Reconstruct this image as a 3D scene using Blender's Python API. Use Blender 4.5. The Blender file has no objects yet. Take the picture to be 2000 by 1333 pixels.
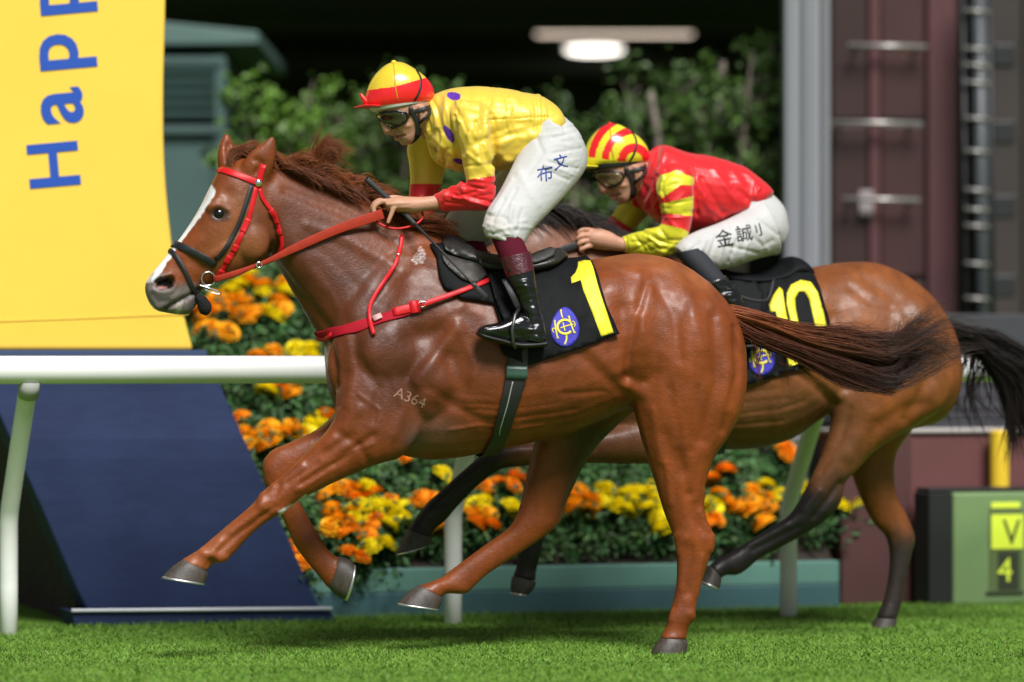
import bpy, bmesh, math, random
import numpy as np
from mathutils import Vector, Matrix, noise as mnoise
from mathutils.bvhtree import BVHTree
from mathutils.geometry import delaunay_2d_cdt

random.seed(7); RNG = np.random.default_rng(7)
scene = bpy.context.scene
COL = scene.collection

# ------------------------------------------------------------------ camera
FPX, CX, HY, CAMH = 7500.0, 1000.0, 690.0, 1.16   # focal length in px of a 2000 px frame, horizon row, eye height
cam_data = bpy.data.cameras.new('camera')
cam = bpy.data.objects.new('camera', cam_data); COL.objects.link(cam)
cam.location = (0, 0, CAMH); cam.rotation_euler = (math.pi/2, 0, 0)
cam_data.sensor_width = 36; cam_data.lens = 36*FPX/2000
cam_data.shift_y = (HY-666.5)/2000
cam_data.clip_end = 2000
cam_data.dof.use_dof = True; cam_data.dof.focus_distance = 14.85; cam_data.dof.aperture_fstop = 0.95
scene.camera = cam

# ------------------------------------------------------------------ world and light
SUN_EL, SUN_AZ = math.radians(50), math.radians(18)    # floodlit night track: light high on the camera side, a bit to the right
world = bpy.data.worlds.new('World'); scene.world = world; world.use_nodes = True
wn = world.node_tree; wn.nodes.clear()
wo = wn.nodes.new('ShaderNodeOutputWorld'); wb = wn.nodes.new('ShaderNodeBackground')
sky = wn.nodes.new('ShaderNodeTexSky'); sky.sky_type = 'NISHITA'; sky.sun_disc = False
sky.sun_elevation = SUN_EL; sky.sun_rotation = math.pi-SUN_AZ
hs = wn.nodes.new('ShaderNodeHueSaturation'); hs.inputs['Saturation'].default_value = 0.35
wn.links.new(sky.outputs[0], hs.inputs['Color']); wn.links.new(hs.outputs[0], wb.inputs[0])
wb.inputs[1].default_value = 0.045
wn.links.new(wb.outputs[0], wo.inputs[0])
sun_d = bpy.data.lights.new('sun', 'SUN'); sun_d.energy = 4.4; sun_d.angle = math.radians(24); sun_d.color = (1.0, 0.985, 0.96)
sun = bpy.data.objects.new('sun', sun_d); COL.objects.link(sun); sun.location = (3, -6, 12)
tosun = Vector((math.sin(SUN_AZ)*math.cos(SUN_EL), -math.cos(SUN_AZ)*math.cos(SUN_EL), math.sin(SUN_EL)))
sun.rotation_euler = tosun.to_track_quat('Z', 'Y').to_euler()
vs = scene.view_settings; vs.view_transform = 'Standard'; vs.look = 'None'; vs.gamma = 1; vs.use_curve_mapping = False
vs.exposure = 0.25
scene.cycles.max_bounces = 6; scene.cycles.diffuse_bounces = 3; scene.cycles.glossy_bounces = 3; scene.cycles.transmission_bounces = 3

# ------------------------------------------------------------------ helpers: places
C0 = np.array((0, 0, CAMH))
def W(px, py, d):
    return np.array(((px-CX)/FPX*d, d, CAMH-(py-HY)/FPX*d))
def ray(px, py):
    return np.array(((px-CX)/FPX, 1.0, -(py-HY)/FPX))
class Frame:
    """vertical plane through a ground point, turned by yaw: forward = left and a little nearer; s = metres towards the near side"""
    def __init__(f, X, Y, yaw):
        f.O = np.array((X, Y, 0.0)); a = math.radians(yaw)
        f.h = np.array((-math.cos(a), -math.sin(a), 0)); f.n = np.array((math.sin(a), -math.cos(a), 0)); f.a = a
    def P(f, px, py, s=0.0):
        r = ray(px, py); t = (s-(C0-f.O)@f.n)/(r@f.n)
        return C0+t*r
    def mir(f, v):
        d = (v-f.O)@f.n
        return v-2*d[..., None]*f.n
    def s(f, v): return (v-f.O)@f.n
    def L(f, u, s, z):
        return f.O+f.h*u+f.n*s+np.array((0, 0, z))
def project(v):
    v = np.asarray(v); d = v[..., 1]
    return np.stack((CX+v[..., 0]/d*FPX, HY-(v[..., 2]-CAMH)/d*FPX), -1)

# ------------------------------------------------------------------ helpers: objects
LOC = {}
def base_name(n): return n
def link(o, parent=None, loc=None):
    COL.objects.link(o)
    if parent is not None:
        o.parent = parent; LOC[o.name] = LOC[parent.name]
    else:
        LOC[o.name] = np.array(loc if loc is not None else (0, 0, 0), float); o.location = tuple(LOC[o.name])
    return o
def tag(o, label=None, cat=None, group=None, kind=None):
    if label: o['label'] = label
    if cat: o['category'] = cat
    if group: o['group'] = group
    if kind: o['kind'] = kind
    return o
def empty(name, loc, label=None, cat=None, group=None):
    o = bpy.data.objects.new(name, None); o.empty_display_size = 0.1
    link(o, None, loc); return tag(o, label, cat, group)
def mesh_from(name, v, f):
    me = bpy.data.meshes.new(name)
    v = np.asarray(v, float)
    if isinstance(f, np.ndarray):
        k = f.shape[1]; n = len(f)
        me.vertices.add(len(v)); me.vertices.foreach_set('co', v.ravel().astype(np.float32))
        me.loops.add(n*k); me.loops.foreach_set('vertex_index', f.ravel().astype(np.int32))
        me.polygons.add(n); me.polygons.foreach_set('loop_start', (np.arange(n)*k).astype(np.int32))
        me.update(calc_edges=True)
    else:
        me.from_pydata(v.tolist(), [], f); me.update()
    return me
def obj(name, v, f, mat, parent=None, loc=None, smooth=True, col=None, flip=False):
    """one mesh object from world-space vertices"""
    off = LOC[parent.name] if parent is not None else np.array(loc if loc is not None else (0, 0, 0), float)
    me = mesh_from(name, np.asarray(v, float)-off, f)
    if flip: me.flip_normals()
    if smooth: me.polygons.foreach_set('use_smooth', np.ones(len(me.polygons), bool))
    if col is not None:
        at = me.color_attributes.new('col', 'FLOAT_COLOR', 'POINT')
        c = np.ones((len(v), 4), np.float32); c[:, :3] = col; at.data.foreach_set('color', c.ravel())
    o = bpy.data.objects.new(name, me)
    if mat is not None: me.materials.append(mat)
    return link(o, parent, loc)
def recalc(o):
    bm = bmesh.new(); bm.from_mesh(o.data); bmesh.ops.recalc_face_normals(bm, faces=bm.faces); bm.to_mesh(o.data); bm.free(); return o
class MB:
    """collects boxes, tubes and prisms for ONE mesh"""
    def __init__(m): m.v = []; m.f = []
    def add(m, v, f):
        k = len(m.v); m.v += [tuple(x) for x in v]; m.f += [tuple(i+k for i in q) for q in f]; return m
    def box(m, c, ax, ay, az):
        c, ax, ay, az = [np.asarray(q, float) for q in (c, ax, ay, az)]
        v = [c+sx*ax+sy*ay+sz*az for sz in (-1, 1) for sy in (-1, 1) for sx in (-1, 1)]
        return m.add(v, [(0, 2, 3, 1), (4, 5, 7, 6), (0, 1, 5, 4), (2, 6, 7, 3), (0, 4, 6, 2), (1, 3, 7, 5)])
    def tube(m, pts, rad, n=10, sq=None, caps=True):
        pts = [np.asarray(p, float) for p in pts]
        rad = [rad]*len(pts) if np.isscalar(rad) else rad
        rings = []; up = None
        for i, p in enumerate(pts):
            t = pts[min(i+1, len(pts)-1)]-pts[max(i-1, 0)]; t = t/np.linalg.norm(t)
            if up is None:
                up = np.array((0, 0, 1.0)) if abs(t[2]) < .9 else np.array((0, 1.0, 0))
            x = np.cross(t, up); x /= np.linalg.norm(x); y = np.cross(x, t); up = y
            rings.append([p+rad[i]*(math.cos(a)*x+math.sin(a)*y) for a in np.arange(n)/n*2*math.pi])
        v = [q for r in rings for q in r]; f = []
        for i in range(len(rings)-1):
            for j in range(n): f.append((i*n+j, i*n+(j+1) % n, (i+1)*n+(j+1) % n, (i+1)*n+j))
        if caps: f.append(tuple(range(n))[::-1]); f.append(tuple((len(rings)-1)*n+j for j in range(n)))
        return m.add(v, f)
    def prism(m, poly, ext):
        n = len(poly); poly = [np.asarray(p, float) for p in poly]; ext = np.asarray(ext, float)
        v = poly+[p+ext for p in poly]
        f = [tuple(range(n)), tuple(range(2*n-1, n-1, -1))]+[(i, n+i, n+(i+1) % n, (i+1) % n) for i in range(n)]
        return m.add(v, f)
    def build(m, name, mat, parent=None, loc=None, smooth=False, bevel=0):
        o = obj(name, m.v, m.f, mat, parent, loc, smooth); recalc(o)
        if bevel:
            b = o.modifiers.new('bevel', 'BEVEL'); b.width = bevel; b.segments = 2; b.limit_method = 'ANGLE'
        return o

# ------------------------------------------------------------------ helpers: materials
def srgb(r, g, b):
    return tuple(((c/255)/12.92 if c/255 <= .04045 else ((c/255+.055)/1.055)**2.4) for c in (r, g, b))
MATS = {}
def mat(name, col=(.5, .5, .5), rough=.5, spec=.5, metal=0, attr=False, var=0, vscale=20, vstretch=(1, 1, 1), bump=0, bscale=200, bstretch=(1, 1, 1),
        coat=0, coat_r=.2, sheen=0, rscale=0, bdetail=4, emit=None, estr=0, trans=0, alpha=None, rvar=0, ior=1.5, subs=0, bump2=0, b2scale=30, b2stretch=(1, 1, 1), thin=0):
    if name in MATS: return MATS[name]
    m = bpy.data.materials.new(name); m.use_nodes = True; nt = m.node_tree; N = nt.nodes; Lk = nt.links
    p = N['Principled BSDF']
    p.inputs['Roughness'].default_value = rough; p.inputs['Specular IOR Level'].default_value = spec; p.inputs['Metallic'].default_value = metal
    p.inputs['Coat Weight'].default_value = coat; p.inputs['Coat Roughness'].default_value = coat_r
    p.inputs['Sheen Weight'].default_value = sheen; p.inputs['IOR'].default_value = ior
    p.inputs['Transmission Weight'].default_value = trans
    if subs: p.inputs['Subsurface Weight'].default_value = subs; p.inputs['Subsurface Radius'].default_value = (.012, .005, .003); p.inputs['Subsurface Scale'].default_value = 1
    if emit: p.inputs['Emission Color'].default_value = (*emit, 1); p.inputs['Emission Strength'].default_value = estr
    if alpha is not None: p.inputs['Alpha'].default_value = alpha
    tc = N.new('ShaderNodeTexCoord')
    def noise(scale, stretch, detail=4, rough_=.55):
        mp = N.new('ShaderNodeMapping'); mp.inputs['Scale'].default_value = stretch; Lk.new(tc.outputs['Object'], mp.inputs[0])
        t = N.new('ShaderNodeTexNoise'); t.inputs['Scale'].default_value = scale; t.inputs['Detail'].default_value = detail; t.inputs['Roughness'].default_value = rough_
        Lk.new(mp.outputs[0], t.inputs['Vector']); return t
    if attr:
        a = N.new('ShaderNodeAttribute'); a.attribute_name = 'col'; src = a.outputs['Color']
    else:
        r = N.new('ShaderNodeRGB'); r.outputs[0].default_value = (*col, 1); src = r.outputs[0]
    if var:
        t = noise(vscale, vstretch)
        mr = N.new('ShaderNodeMapRange'); mr.inputs[1].default_value = .3; mr.inputs[2].default_value = .7
        mr.inputs[3].default_value = 1-var; mr.inputs[4].default_value = 1+var; Lk.new(t.outputs[0], mr.inputs[0])
        mx = N.new('ShaderNodeVectorMath'); mx.operation = 'SCALE'; Lk.new(src, mx.inputs[0]); Lk.new(mr.outputs[0], mx.inputs['Scale']); src = mx.outputs[0]
    Lk.new(src, p.inputs['Base Color'])
    if rvar:
        t = noise(rscale or vscale*.6, (1, 1, 1), 6, .65); mr = N.new('ShaderNodeMapRange'); mr.inputs[1].default_value = .3; mr.inputs[2].default_value = .7
        mr.inputs[3].default_value = max(.02, rough-rvar); mr.inputs[4].default_value = min(1, rough+rvar); Lk.new(t.outputs[0], mr.inputs[0]); Lk.new(mr.outputs[0], p.inputs['Roughness'])
    nrm = None
    for amt, sc, st in ((bump, bscale, bstretch), (bump2, b2scale, b2stretch)):
        if amt:
            t = noise(sc, st, bdetail); b = N.new('ShaderNodeBump'); b.inputs['Distance'].default_value = amt; b.inputs['Strength'].default_value = 1
            Lk.new(t.outputs[0], b.inputs['Height'])
            if nrm: Lk.new(nrm, b.inputs['Normal'])
            nrm = b.outputs[0]
    if nrm: Lk.new(nrm, p.inputs['Normal'])
    MATS[name] = m; return m

# ------------------------------------------------------------------ helpers: sculpting
def catmull(A, sub):
    """centripetal-ish Catmull-Rom through the rows of A"""
    A = np.asarray(A, float); n = len(A)
    if n < 3 or sub < 2:
        return A
    out = []
    for i in range(n-1):
        p0 = A[max(i-1, 0)]; p1 = A[i]; p2 = A[i+1]; p3 = A[min(i+2, n-1)]
        for t in np.arange(sub)/sub:
            out.append(.5*((2*p1)+(-p0+p2)*t+(2*p0-5*p1+4*p2-p3)*t*t+(-p0+3*p1-3*p2+p3)*t**3))
    out.append(A[-1]); return np.array(out)
def loft(F, st, seg=24, sub=4, e=2.0, egg=0.0, grow=0.0):
    """closed loft: each station = (ax,ay, bx,by, s, halfwidth) with a and b the two outline points in the picture plane"""
    st = catmull([tuple(q) for q in st], sub)
    V = []; th = np.arange(seg)/seg*2*np.pi
    c, s_ = np.cos(th), np.sin(th)
    cc = np.sign(c)*np.abs(c)**(2/e); ss = np.sign(s_)*np.abs(s_)**(2/e)
    for ax, ay, bx, by, s, w in st:
        A = F.P(ax, ay, s); B = F.P(bx, by, s); m = (A+B)/2; h = (A-B)/2
        if grow:
            l = np.linalg.norm(h); h = h*(1+grow/max(l, 1e-4)); w = w+grow
        w = max(w, .002)
        V.append(m+cc[:, None]*h+(ss*w*(1-egg*cc))[:, None]*F.n)
    k = len(V); V = np.concatenate(V); Fc = []
    for i in range(k-1):
        for j in range(seg): Fc.append((i*seg+j, i*seg+(j+1) % seg, (i+1)*seg+(j+1) % seg, (i+1)*seg+j))
    V = np.vstack((V, V[:seg].mean(0), V[-seg:].mean(0)))
    for j in range(seg):
        Fc.append((k*seg, (j+1) % seg, j)); Fc.append((k*seg+1, (k-1)*seg+j, (k-1)*seg+(j+1) % seg))
    return V, Fc
def ball(F, px, py, s, rx, ry, rs, ang=0, n=14):
    """ellipsoid: rx, ry in px along its turned axes, rs metres deep"""
    c = F.P(px, py, s); a = math.radians(ang); k = 1/FPX*c[1]
    ex = (-F.h*math.cos(a)-np.array((0, 0, 1))*math.sin(a))*rx*k; ey = (F.h*-math.sin(a)+np.array((0, 0, 1))*math.cos(a))*ry*k
    V = []; Fc = []
    for i in range(n+1):
        ph = math.pi*i/n
        for j in range(2*n):
            t = math.pi*j/n
            V.append(c+ex*math.sin(ph)*math.cos(t)+ey*math.sin(ph)*math.sin(t)+F.n*rs*math.cos(ph))
    for i in range(n):
        for j in range(2*n): Fc.append((i*2*n+j, (i+1)*2*n+j, (i+1)*2*n+(j+1) % (2*n), i*2*n+(j+1) % (2*n)))
    return np.array(V), Fc
def fuse(parts, voxel):
    """union of closed shells as one continuous surface"""
    V = []; Fc = []; k = 0
    for v, f in parts:
        V.append(v); Fc += [tuple(i+k for i in q) for q in f]; k += len(v)
    me = bpy.data.meshes.new('tmp'); me.from_pydata(np.concatenate(V).tolist(), [], Fc); me.update()
    o = bpy.data.objects.new('tmp', me); COL.objects.link(o)
    m = o.modifiers.new('r', 'REMESH'); m.mode = 'VOXEL'; m.voxel_size = voxel; m.adaptivity = 0
    dg = bpy.context.evaluated_depsgraph_get(); dg.update()
    ev = o.evaluated_get(dg); em = ev.to_mesh()
    v = np.empty(len(em.vertices)*3, np.float32); em.vertices.foreach_get('co', v); v = v.reshape(-1, 3).astype(float)
    q = np.empty(len(em.loops), np.int32); em.loops.foreach_get('vertex_index', q); q = q.reshape(-1, 4)
    ev.to_mesh_clear(); bpy.data.objects.remove(o); bpy.data.meshes.remove(me)
    return Sculpt(v, q)
class Sculpt:
    def __init__(m, v, q):
        m.v = v; m.q = q
        e = np.vstack((q[:, (0, 1)], q[:, (1, 2)], q[:, (2, 3)], q[:, (3, 0)])); e.sort(1); m.e = np.unique(e, axis=0)
        m.deg = np.bincount(m.e.ravel(), minlength=len(v)).astype(float)[:, None]; m.deg[m.deg == 0] = 1
    def lap(m):
        a, b = m.e[:, 0], m.e[:, 1]; n = len(m.v); out = np.empty_like(m.v)
        for k in range(3):
            out[:, k] = np.bincount(a, m.v[b, k], n)+np.bincount(b, m.v[a, k], n)
        return out/m.deg-m.v
    def smooth(m, it=10, lam=.5, mu=-.52, w=None):
        for _ in range(it):
            d = m.lap()*lam; m.v += d if w is None else d*w[:, None]
            if mu:
                d = m.lap()*mu; m.v += d if w is None else d*w[:, None]
        return m
    def normals(m):
        p = m.v[m.q]; fn = np.cross(p[:, 2]-p[:, 0], p[:, 3]-p[:, 1]); n = np.zeros_like(m.v)
        for k in range(3):
            for j in range(4): n[:, k] += np.bincount(m.q[:, j], fn[:, k], len(m.v))
        return n/np.maximum(np.linalg.norm(n, axis=1), 1e-9)[:, None]
    def uv(m, F):
        """picture coordinates of each vertex, the far half mirrored to the near side"""
        s = F.s(m.v); mv = m.v-2*np.minimum(s, 0)[:, None]*F.n
        return project(mv), s
    def stroke(m, F, pts, r, h, side=0, smin=None, smax=None, soft=2.0, face=.15):
        """push (h>0) or cut (h<0) along a polyline drawn in the picture plane; side 1 near only, -1 far only, 0 both"""
        if not hasattr(m, '_n'): m._n = m.normals()
        uvm, s = m.uv(F); uv = project(m.v) if side else uvm
        d = seg_dist(uv, pts)
        w = np.exp(-(d/r)**soft)
        f = m._n@F.n; f = np.where(s < 0, -f, f) if not side else f*side
        w *= np.clip((f-face+.2)/.4, 0, 1)
        if side == 1: w *= s > (0 if smin is None else smin)
        if side == -1: w *= s < (0 if smax is None else smax)
        if smin is not None and side != 1: w *= s > smin
        if smax is not None and side != -1: w *= s < smax
        m.v += (w*h)[:, None]*m._n
        return m
    def fresh(m): m._n = m.normals(); return m
    def wob(m, scale, amp, seed=0):
        n = m.normals()
        o = np.array([mnoise.noise(Vector((x*scale+seed, y*scale, z*scale))) for x, y, z in m.v])
        m.v += (o*amp)[:, None]*n; return m
def seg_dist(uv, pts):
    pts = np.asarray(pts, float)
    if len(pts) == 1: return np.linalg.norm(uv-pts[0], axis=1)
    d = np.full(len(uv), 1e9)
    for a, b in zip(pts[:-1], pts[1:]):
        ab = b-a; t = np.clip(((uv-a)@ab)/max(ab@ab, 1e-9), 0, 1)
        d = np.minimum(d, np.linalg.norm(uv-(a+t[:, None]*ab), axis=1))
    return d
def inside(uv, poly):
    poly = np.asarray(poly, float); x, y = uv[:, 0], uv[:, 1]; r = np.zeros(len(uv), bool); j = len(poly)-1
    for i in range(len(poly)):
        xi, yi = poly[i]; xj, yj = poly[j]
        c = ((yi > y) != (yj > y)) & (x < (xj-xi)*(y-yi)/((yj-yi) if yj != yi else 1e-9)+xi); r ^= c; j = i
    return r
def lerpc(col, c, w):
    return col*(1-w[:, None])+np.array(c)*w[:, None]
def sm(x, a, b):
    t = np.clip((x-a)/(b-a), 0, 1); return t*t*(3-2*t)
def bvh_of(*objs):
    V = []; Fc = []; k = 0
    for o in objs:
        me = o.data; v = np.empty(len(me.vertices)*3, np.float32); me.vertices.foreach_get('co', v); v = v.reshape(-1, 3)+LOC[o.name]
        V += v.tolist(); Fc += [tuple(i+k for i in p.vertices) for p in me.polygons]; k += len(v)
    return BVHTree.FromPolygons(V, Fc)
def hit(bvh, px, py, F=None, sd=0.0):
    r = ray(px, py); r = r/np.linalg.norm(r)
    h = bvh.ray_cast(Vector(C0), Vector(r), 40)
    if h[0] is None:
        if F is None: return None
        p = F.P(px, py, sd); q = bvh.find_nearest(Vector(p))
        if q[0] is None: return p, F.n
        n = np.array(q[1]); nn = np.array(q[0])
        return nn, n
    n = np.array(h[1]);
    if n@r > 0: n = -n
    return np.array(h[0]), n
def decal(name, poly, bvh, F, mt, parent, off=.004, thick=.004, step=6, holes=(), mirror=False, wrinkle=0, wscale=14, smooth_it=0, pull=None):
    """a sheet with thickness laid on the surface under the outline"""
    poly = [np.array(p, float) for p in poly]
    def dens(pl):
        out = []
        for a, b in zip(pl, pl[1:]+pl[:1]):
            n = max(1, int(np.linalg.norm(b-a)/step)); out += [a+(b-a)*i/n for i in range(n)]
        return out
    out = dens(poly); pts = list(out); edges = [(i, (i+1) % len(out)) for i in range(len(out))]
    hl = []
    for h in holes:
        hp = dens([np.array(p, float) for p in h]); k = len(pts); pts += hp; edges += [(k+i, k+(i+1) % len(hp)) for i in range(len(hp))]; hl.append(np.array(hp))
    P = np.array(out); lo, hi = P.min(0), P.max(0)
    g = np.array([(x+(step/2 if j % 2 else 0), y) for j, y in enumerate(np.arange(lo[1]+step/2, hi[1], step)) for x in np.arange(lo[0]+step/2, hi[0], step)])
    if len(g):
        ok = inside(g, P) & (seg_dist(g, np.vstack((P, P[:1]))) > step*.45)
        for h in hl: ok &= ~inside(g, h) & (seg_dist(g, np.vstack((h, h[:1]))) > step*.45)
        pts += list(g[ok])
    r = delaunay_2d_cdt([Vector(p) for p in pts], edges, [], 0, 1e-4)
    vv = np.array([tuple(p) for p in r[0]]); cen = [(vv[list(t)].mean(0)) for t in r[2]]
    cen = np.array(cen); keep = inside(cen, P)
    for h in hl: keep &= ~inside(cen, h)
    tri = [tuple(t) for t, k in zip(r[2], keep) if k]
    X = []; Nn = []
    for p in vv:
        q, n = hit(bvh, p[0], p[1], F); X.append(q); Nn.append(n)
    X = np.array(X); Nn = np.array(Nn)
    E = set()
    for t in tri:
        for a, b in ((0, 1), (1, 2), (2, 0)): E.add((min(t[a], t[b]), max(t[a], t[b])))
    E = np.array(sorted(E)); cnt = np.bincount(E.ravel(), minlength=len(X)).astype(float)[:, None]; cnt[cnt == 0] = 1
    def avg(A):
        o = np.zeros_like(A); np.add.at(o, E[:, 0], A[E[:, 1]]); np.add.at(o, E[:, 1], A[E[:, 0]]); return o/cnt
    for _ in range(3): Nn = .4*Nn+.6*avg(Nn)
    Nn /= np.maximum(np.linalg.norm(Nn, axis=1), 1e-6)[:, None]
    base = X.copy()
    for _ in range(smooth_it):
        d = ((avg(X)-X)*Nn).sum(1); X = X+(d*.6)[:, None]*Nn
    if smooth_it:
        low = ((base-X)*Nn).sum(1); X = X+np.maximum(low, 0)[:, None]*Nn
    if pull is not None: off = off+np.array([pull(p) for p in vv])[:, None]
    T = X+Nn*off
    if wrinkle:
        w = np.array([mnoise.noise(Vector((p[0]/wscale, p[1]/wscale*.6, 3.1)))+.5*mnoise.noise(Vector((p[0]/wscale*2.3, p[1]/wscale*1.4, 9))) for p in vv])
        T = T+Nn*(wrinkle*(w+.6))[:, None]
    n = len(T); Bm = T-Nn*thick
    V = np.vstack((T, Bm)); Fc = list(tri)+[tuple(i+n for i in t[::-1]) for t in tri]
    be = {}
    for t in tri:
        for a, b in ((0, 1), (1, 2), (2, 0)):
            k = (t[a], t[b])
            if (k[1], k[0]) in be: del be[(k[1], k[0])]
            else: be[k] = 1
    for a, b in be: Fc.append((b, a, a+n, b+n))
    o = obj(name, V, Fc, mt, parent, None, True); recalc(o)
    if mirror: recalc(obj(name, F.mir(V), [t[::-1] for t in Fc], mt, parent, None, True))
    return o
def path_px(pts, step=6):
    P = catmull(pts, 8); d = np.r_[0, np.cumsum(np.linalg.norm(np.diff(P[:, :2], axis=0), axis=1))]
    n = max(2, int(d[-1]/step)); t = np.linspace(0, d[-1], n)
    return np.stack([np.interp(t, d, P[:, k]) for k in range(P.shape[1])], 1)
def ribbon_mesh(Cn, Sd, Up, w, th, close=False):
    """rounded strap: centre points, side vectors, up vectors, half widths, thickness"""
    n = len(Cn); prof = [(-1, -.8), (-1, .55), (-.86, 1), (.86, 1), (1, .55), (1, -.8)]; k = len(prof); V = []; Fc = []
    for i in range(n):
        for a, b in prof: V.append(Cn[i]+Sd[i]*a*w[i]+Up[i]*b*th*.5)
    for i in range(n-1):
        for j in range(k): Fc.append((i*k+j, i*k+(j+1) % k, (i+1)*k+(j+1) % k, (i+1)*k+j))
    Fc.append(tuple(range(k))[::-1]); Fc.append(tuple((n-1)*k+j for j in range(k)))
    return V, Fc
def strap(name, pts, width, bvh, F, mt, parent, off=.003, th=.005, mirror=False, step=6, smooth_it=2):
    """strap lying on a surface; pts (px,py) or (px,py,width)"""
    pts = [p if len(p) == 3 else (*p, width) for p in pts]
    P = path_px(pts, step); X = []; Nn = []
    for p in P:
        q, n = hit(bvh, p[0], p[1], F); X.append(q); Nn.append(n)
    X = np.array(X); Nn = np.array(Nn)
    if mirror:
        ok = F.s(X) > -.001
        if not ok.all() and ok.sum() > 2:
            for e in (0, -1):                                   # end both halves on the middle of the body
                j = np.where(ok)[0][e]
                if not ok[e]: k = j+(-1 if e == 0 else 1); X[k] = X[k]-F.s(X[k])*F.n; ok[k] = True
            X = X[ok]; Nn = Nn[ok]; P = P[ok]
    for _ in range(smooth_it):
        Y = X.copy(); Y[1:-1] = (X[:-2]+X[2:]+2*X[1:-1])/4
        up = ((Y-X)*Nn).sum(1); X = X+np.maximum(up, -.001)[:, None]*Nn; M = Nn.copy(); M[1:-1] = Nn[:-2]+Nn[2:]+2*Nn[1:-1]; Nn = M/np.linalg.norm(M, axis=1)[:, None]
    Cn = X+Nn*(off+th*.5); T = np.gradient(Cn, axis=0); T /= np.linalg.norm(T, axis=1)[:, None]
    Sd = np.cross(T, Nn); Sd /= np.linalg.norm(Sd, axis=1)[:, None]; Up = np.cross(Sd, T)
    w = P[:, 2]/2/FPX*Cn[:, 1]
    V, Fc = ribbon_mesh(Cn, Sd, Up, w, th); V = np.array(V)
    o = obj(name, V, Fc, mt, parent); recalc(o)
    if mirror: recalc(obj(name, F.mir(V), [t[::-1] for t in Fc], mt, parent))
    return o
def hair(name, locks, mt, parent, F, seg=8, rad=.0014, seed=1, sides=3, wave=1.0, fade=1.0):
    """locks: (guide [(px,py,s)...], strands, root spread px, tip spread px, root colour, tip colour, length jitter)"""
    R = np.random.default_rng(seed); VV = []; CC = []; total = 0
    t = np.arange(seg+1)/seg; n_ = F.n; k0 = (C0-F.O)@n_
    for guide, n, rs, ts, c0, c1, lj in locks:
        G = catmull(guide, 6); d = np.r_[0, np.cumsum(np.linalg.norm(np.diff(G[:, :2], axis=0), axis=1))]
        nk = max(1, n//7); cl = R.normal(0, 1, (nk, 3))
        A = R.normal(0, 1, (n, 1, 3)); B = (cl[R.integers(0, nk, n)]+R.normal(0, .28, (n, 3)))[:, None, :]
        Lg = np.maximum(.25, 1-np.abs(R.normal(0, lj, (n, 1)))); ph, fr, am = R.uniform(0, 6.3, (n, 1)), R.uniform(1.5, 4, (n, 1)), R.uniform(0, 3.5, (n, 1))*wave
        D = Lg*t*d[-1]; g = [np.interp(D, d, G[:, q]) for q in range(3)]
        px = g[0]+A[..., 0]*rs*(1-t)+B[..., 0]*ts*t**1.3*.6; py = g[1]+A[..., 1]*rs*(1-t)*.6+B[..., 1]*ts*t**1.3+am*np.sin(ph+fr*t*3)*t
        s = g[2]+(A[..., 2]*rs*(1-t)+B[..., 2]*ts*t)/500
        r = np.stack(((px-CX)/FPX, np.ones_like(px), -(py-HY)/FPX), -1); tt = (s-k0)/(r@n_)
        P = C0+tt[..., None]*r
        T = np.gradient(P, axis=1); T /= np.maximum(np.linalg.norm(T, axis=2), 1e-9)[..., None]
        x = np.cross(T, n_+np.array((.1, .05, .2))); x /= np.maximum(np.linalg.norm(x, axis=2), 1e-9)[..., None]; y = np.cross(x, T)
        r0 = (rad*R.uniform(.7, 1.4, (n, 1))*(1-t*.8))[..., None]; sh = R.uniform(.65, 1.35, (n, 1, 1))
        V = np.stack([P+r0*(math.cos(q*2*math.pi/sides)*x+math.sin(q*2*math.pi/sides)*y) for q in range(sides)], 2)
        tc = (t**fade)[None, :, None]; C = (np.array(c0)*(1-tc)+np.array(c1)*tc)*sh
        VV.append(V.reshape(-1, 3)); CC.append(np.repeat(C[:, :, None, :], sides, 2).reshape(-1, 3)); total += n
    j, q = np.meshgrid(np.arange(seg), np.arange(sides), indexing='ij'); j = j.ravel(); q = q.ravel(); q2 = (q+1) % sides
    one = np.stack((j*sides+q, j*sides+q2, (j+1)*sides+q2, (j+1)*sides+q), 1)
    Fc = (np.arange(total)[:, None, None]*(seg+1)*sides+one[None]).reshape(-1, 4)
    return obj(name, np.concatenate(VV), Fc, mt, parent, None, True, np.concatenate(CC))
def text_mesh(body, res=4, bold=0):
    cu = bpy.data.curves.new('txt', 'FONT'); cu.body = body; cu.align_x = 'CENTER'; cu.align_y = 'CENTER'; cu.resolution_u = res; cu.size = 1; cu.offset = bold
    o = bpy.data.objects.new('txt', cu); COL.objects.link(o); dg = bpy.context.evaluated_depsgraph_get(); dg.update()
    me = bpy.data.meshes.new_from_object(o.evaluated_get(dg)); bpy.data.objects.remove(o); bpy.data.curves.remove(cu)
    bm = bmesh.new(); bm.from_mesh(me); bpy.data.meshes.remove(me)
    bmesh.ops.triangulate(bm, faces=bm.faces)
    for _ in range(3):
        lg = [e for e in bm.edges if e.calc_length() > .12]
        if lg: bmesh.ops.subdivide_edges(bm, edges=lg, cuts=1)
    bmesh.ops.triangulate(bm, faces=bm.faces)
    v = np.array([tuple(x.co) for x in bm.verts])[:, :2]; f = [tuple(x.index for x in q.verts) for q in bm.faces]; bm.free()
    lo, hi = v.min(0), v.max(0); v = v-(lo+hi)/2
    return v, f, hi-lo
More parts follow.
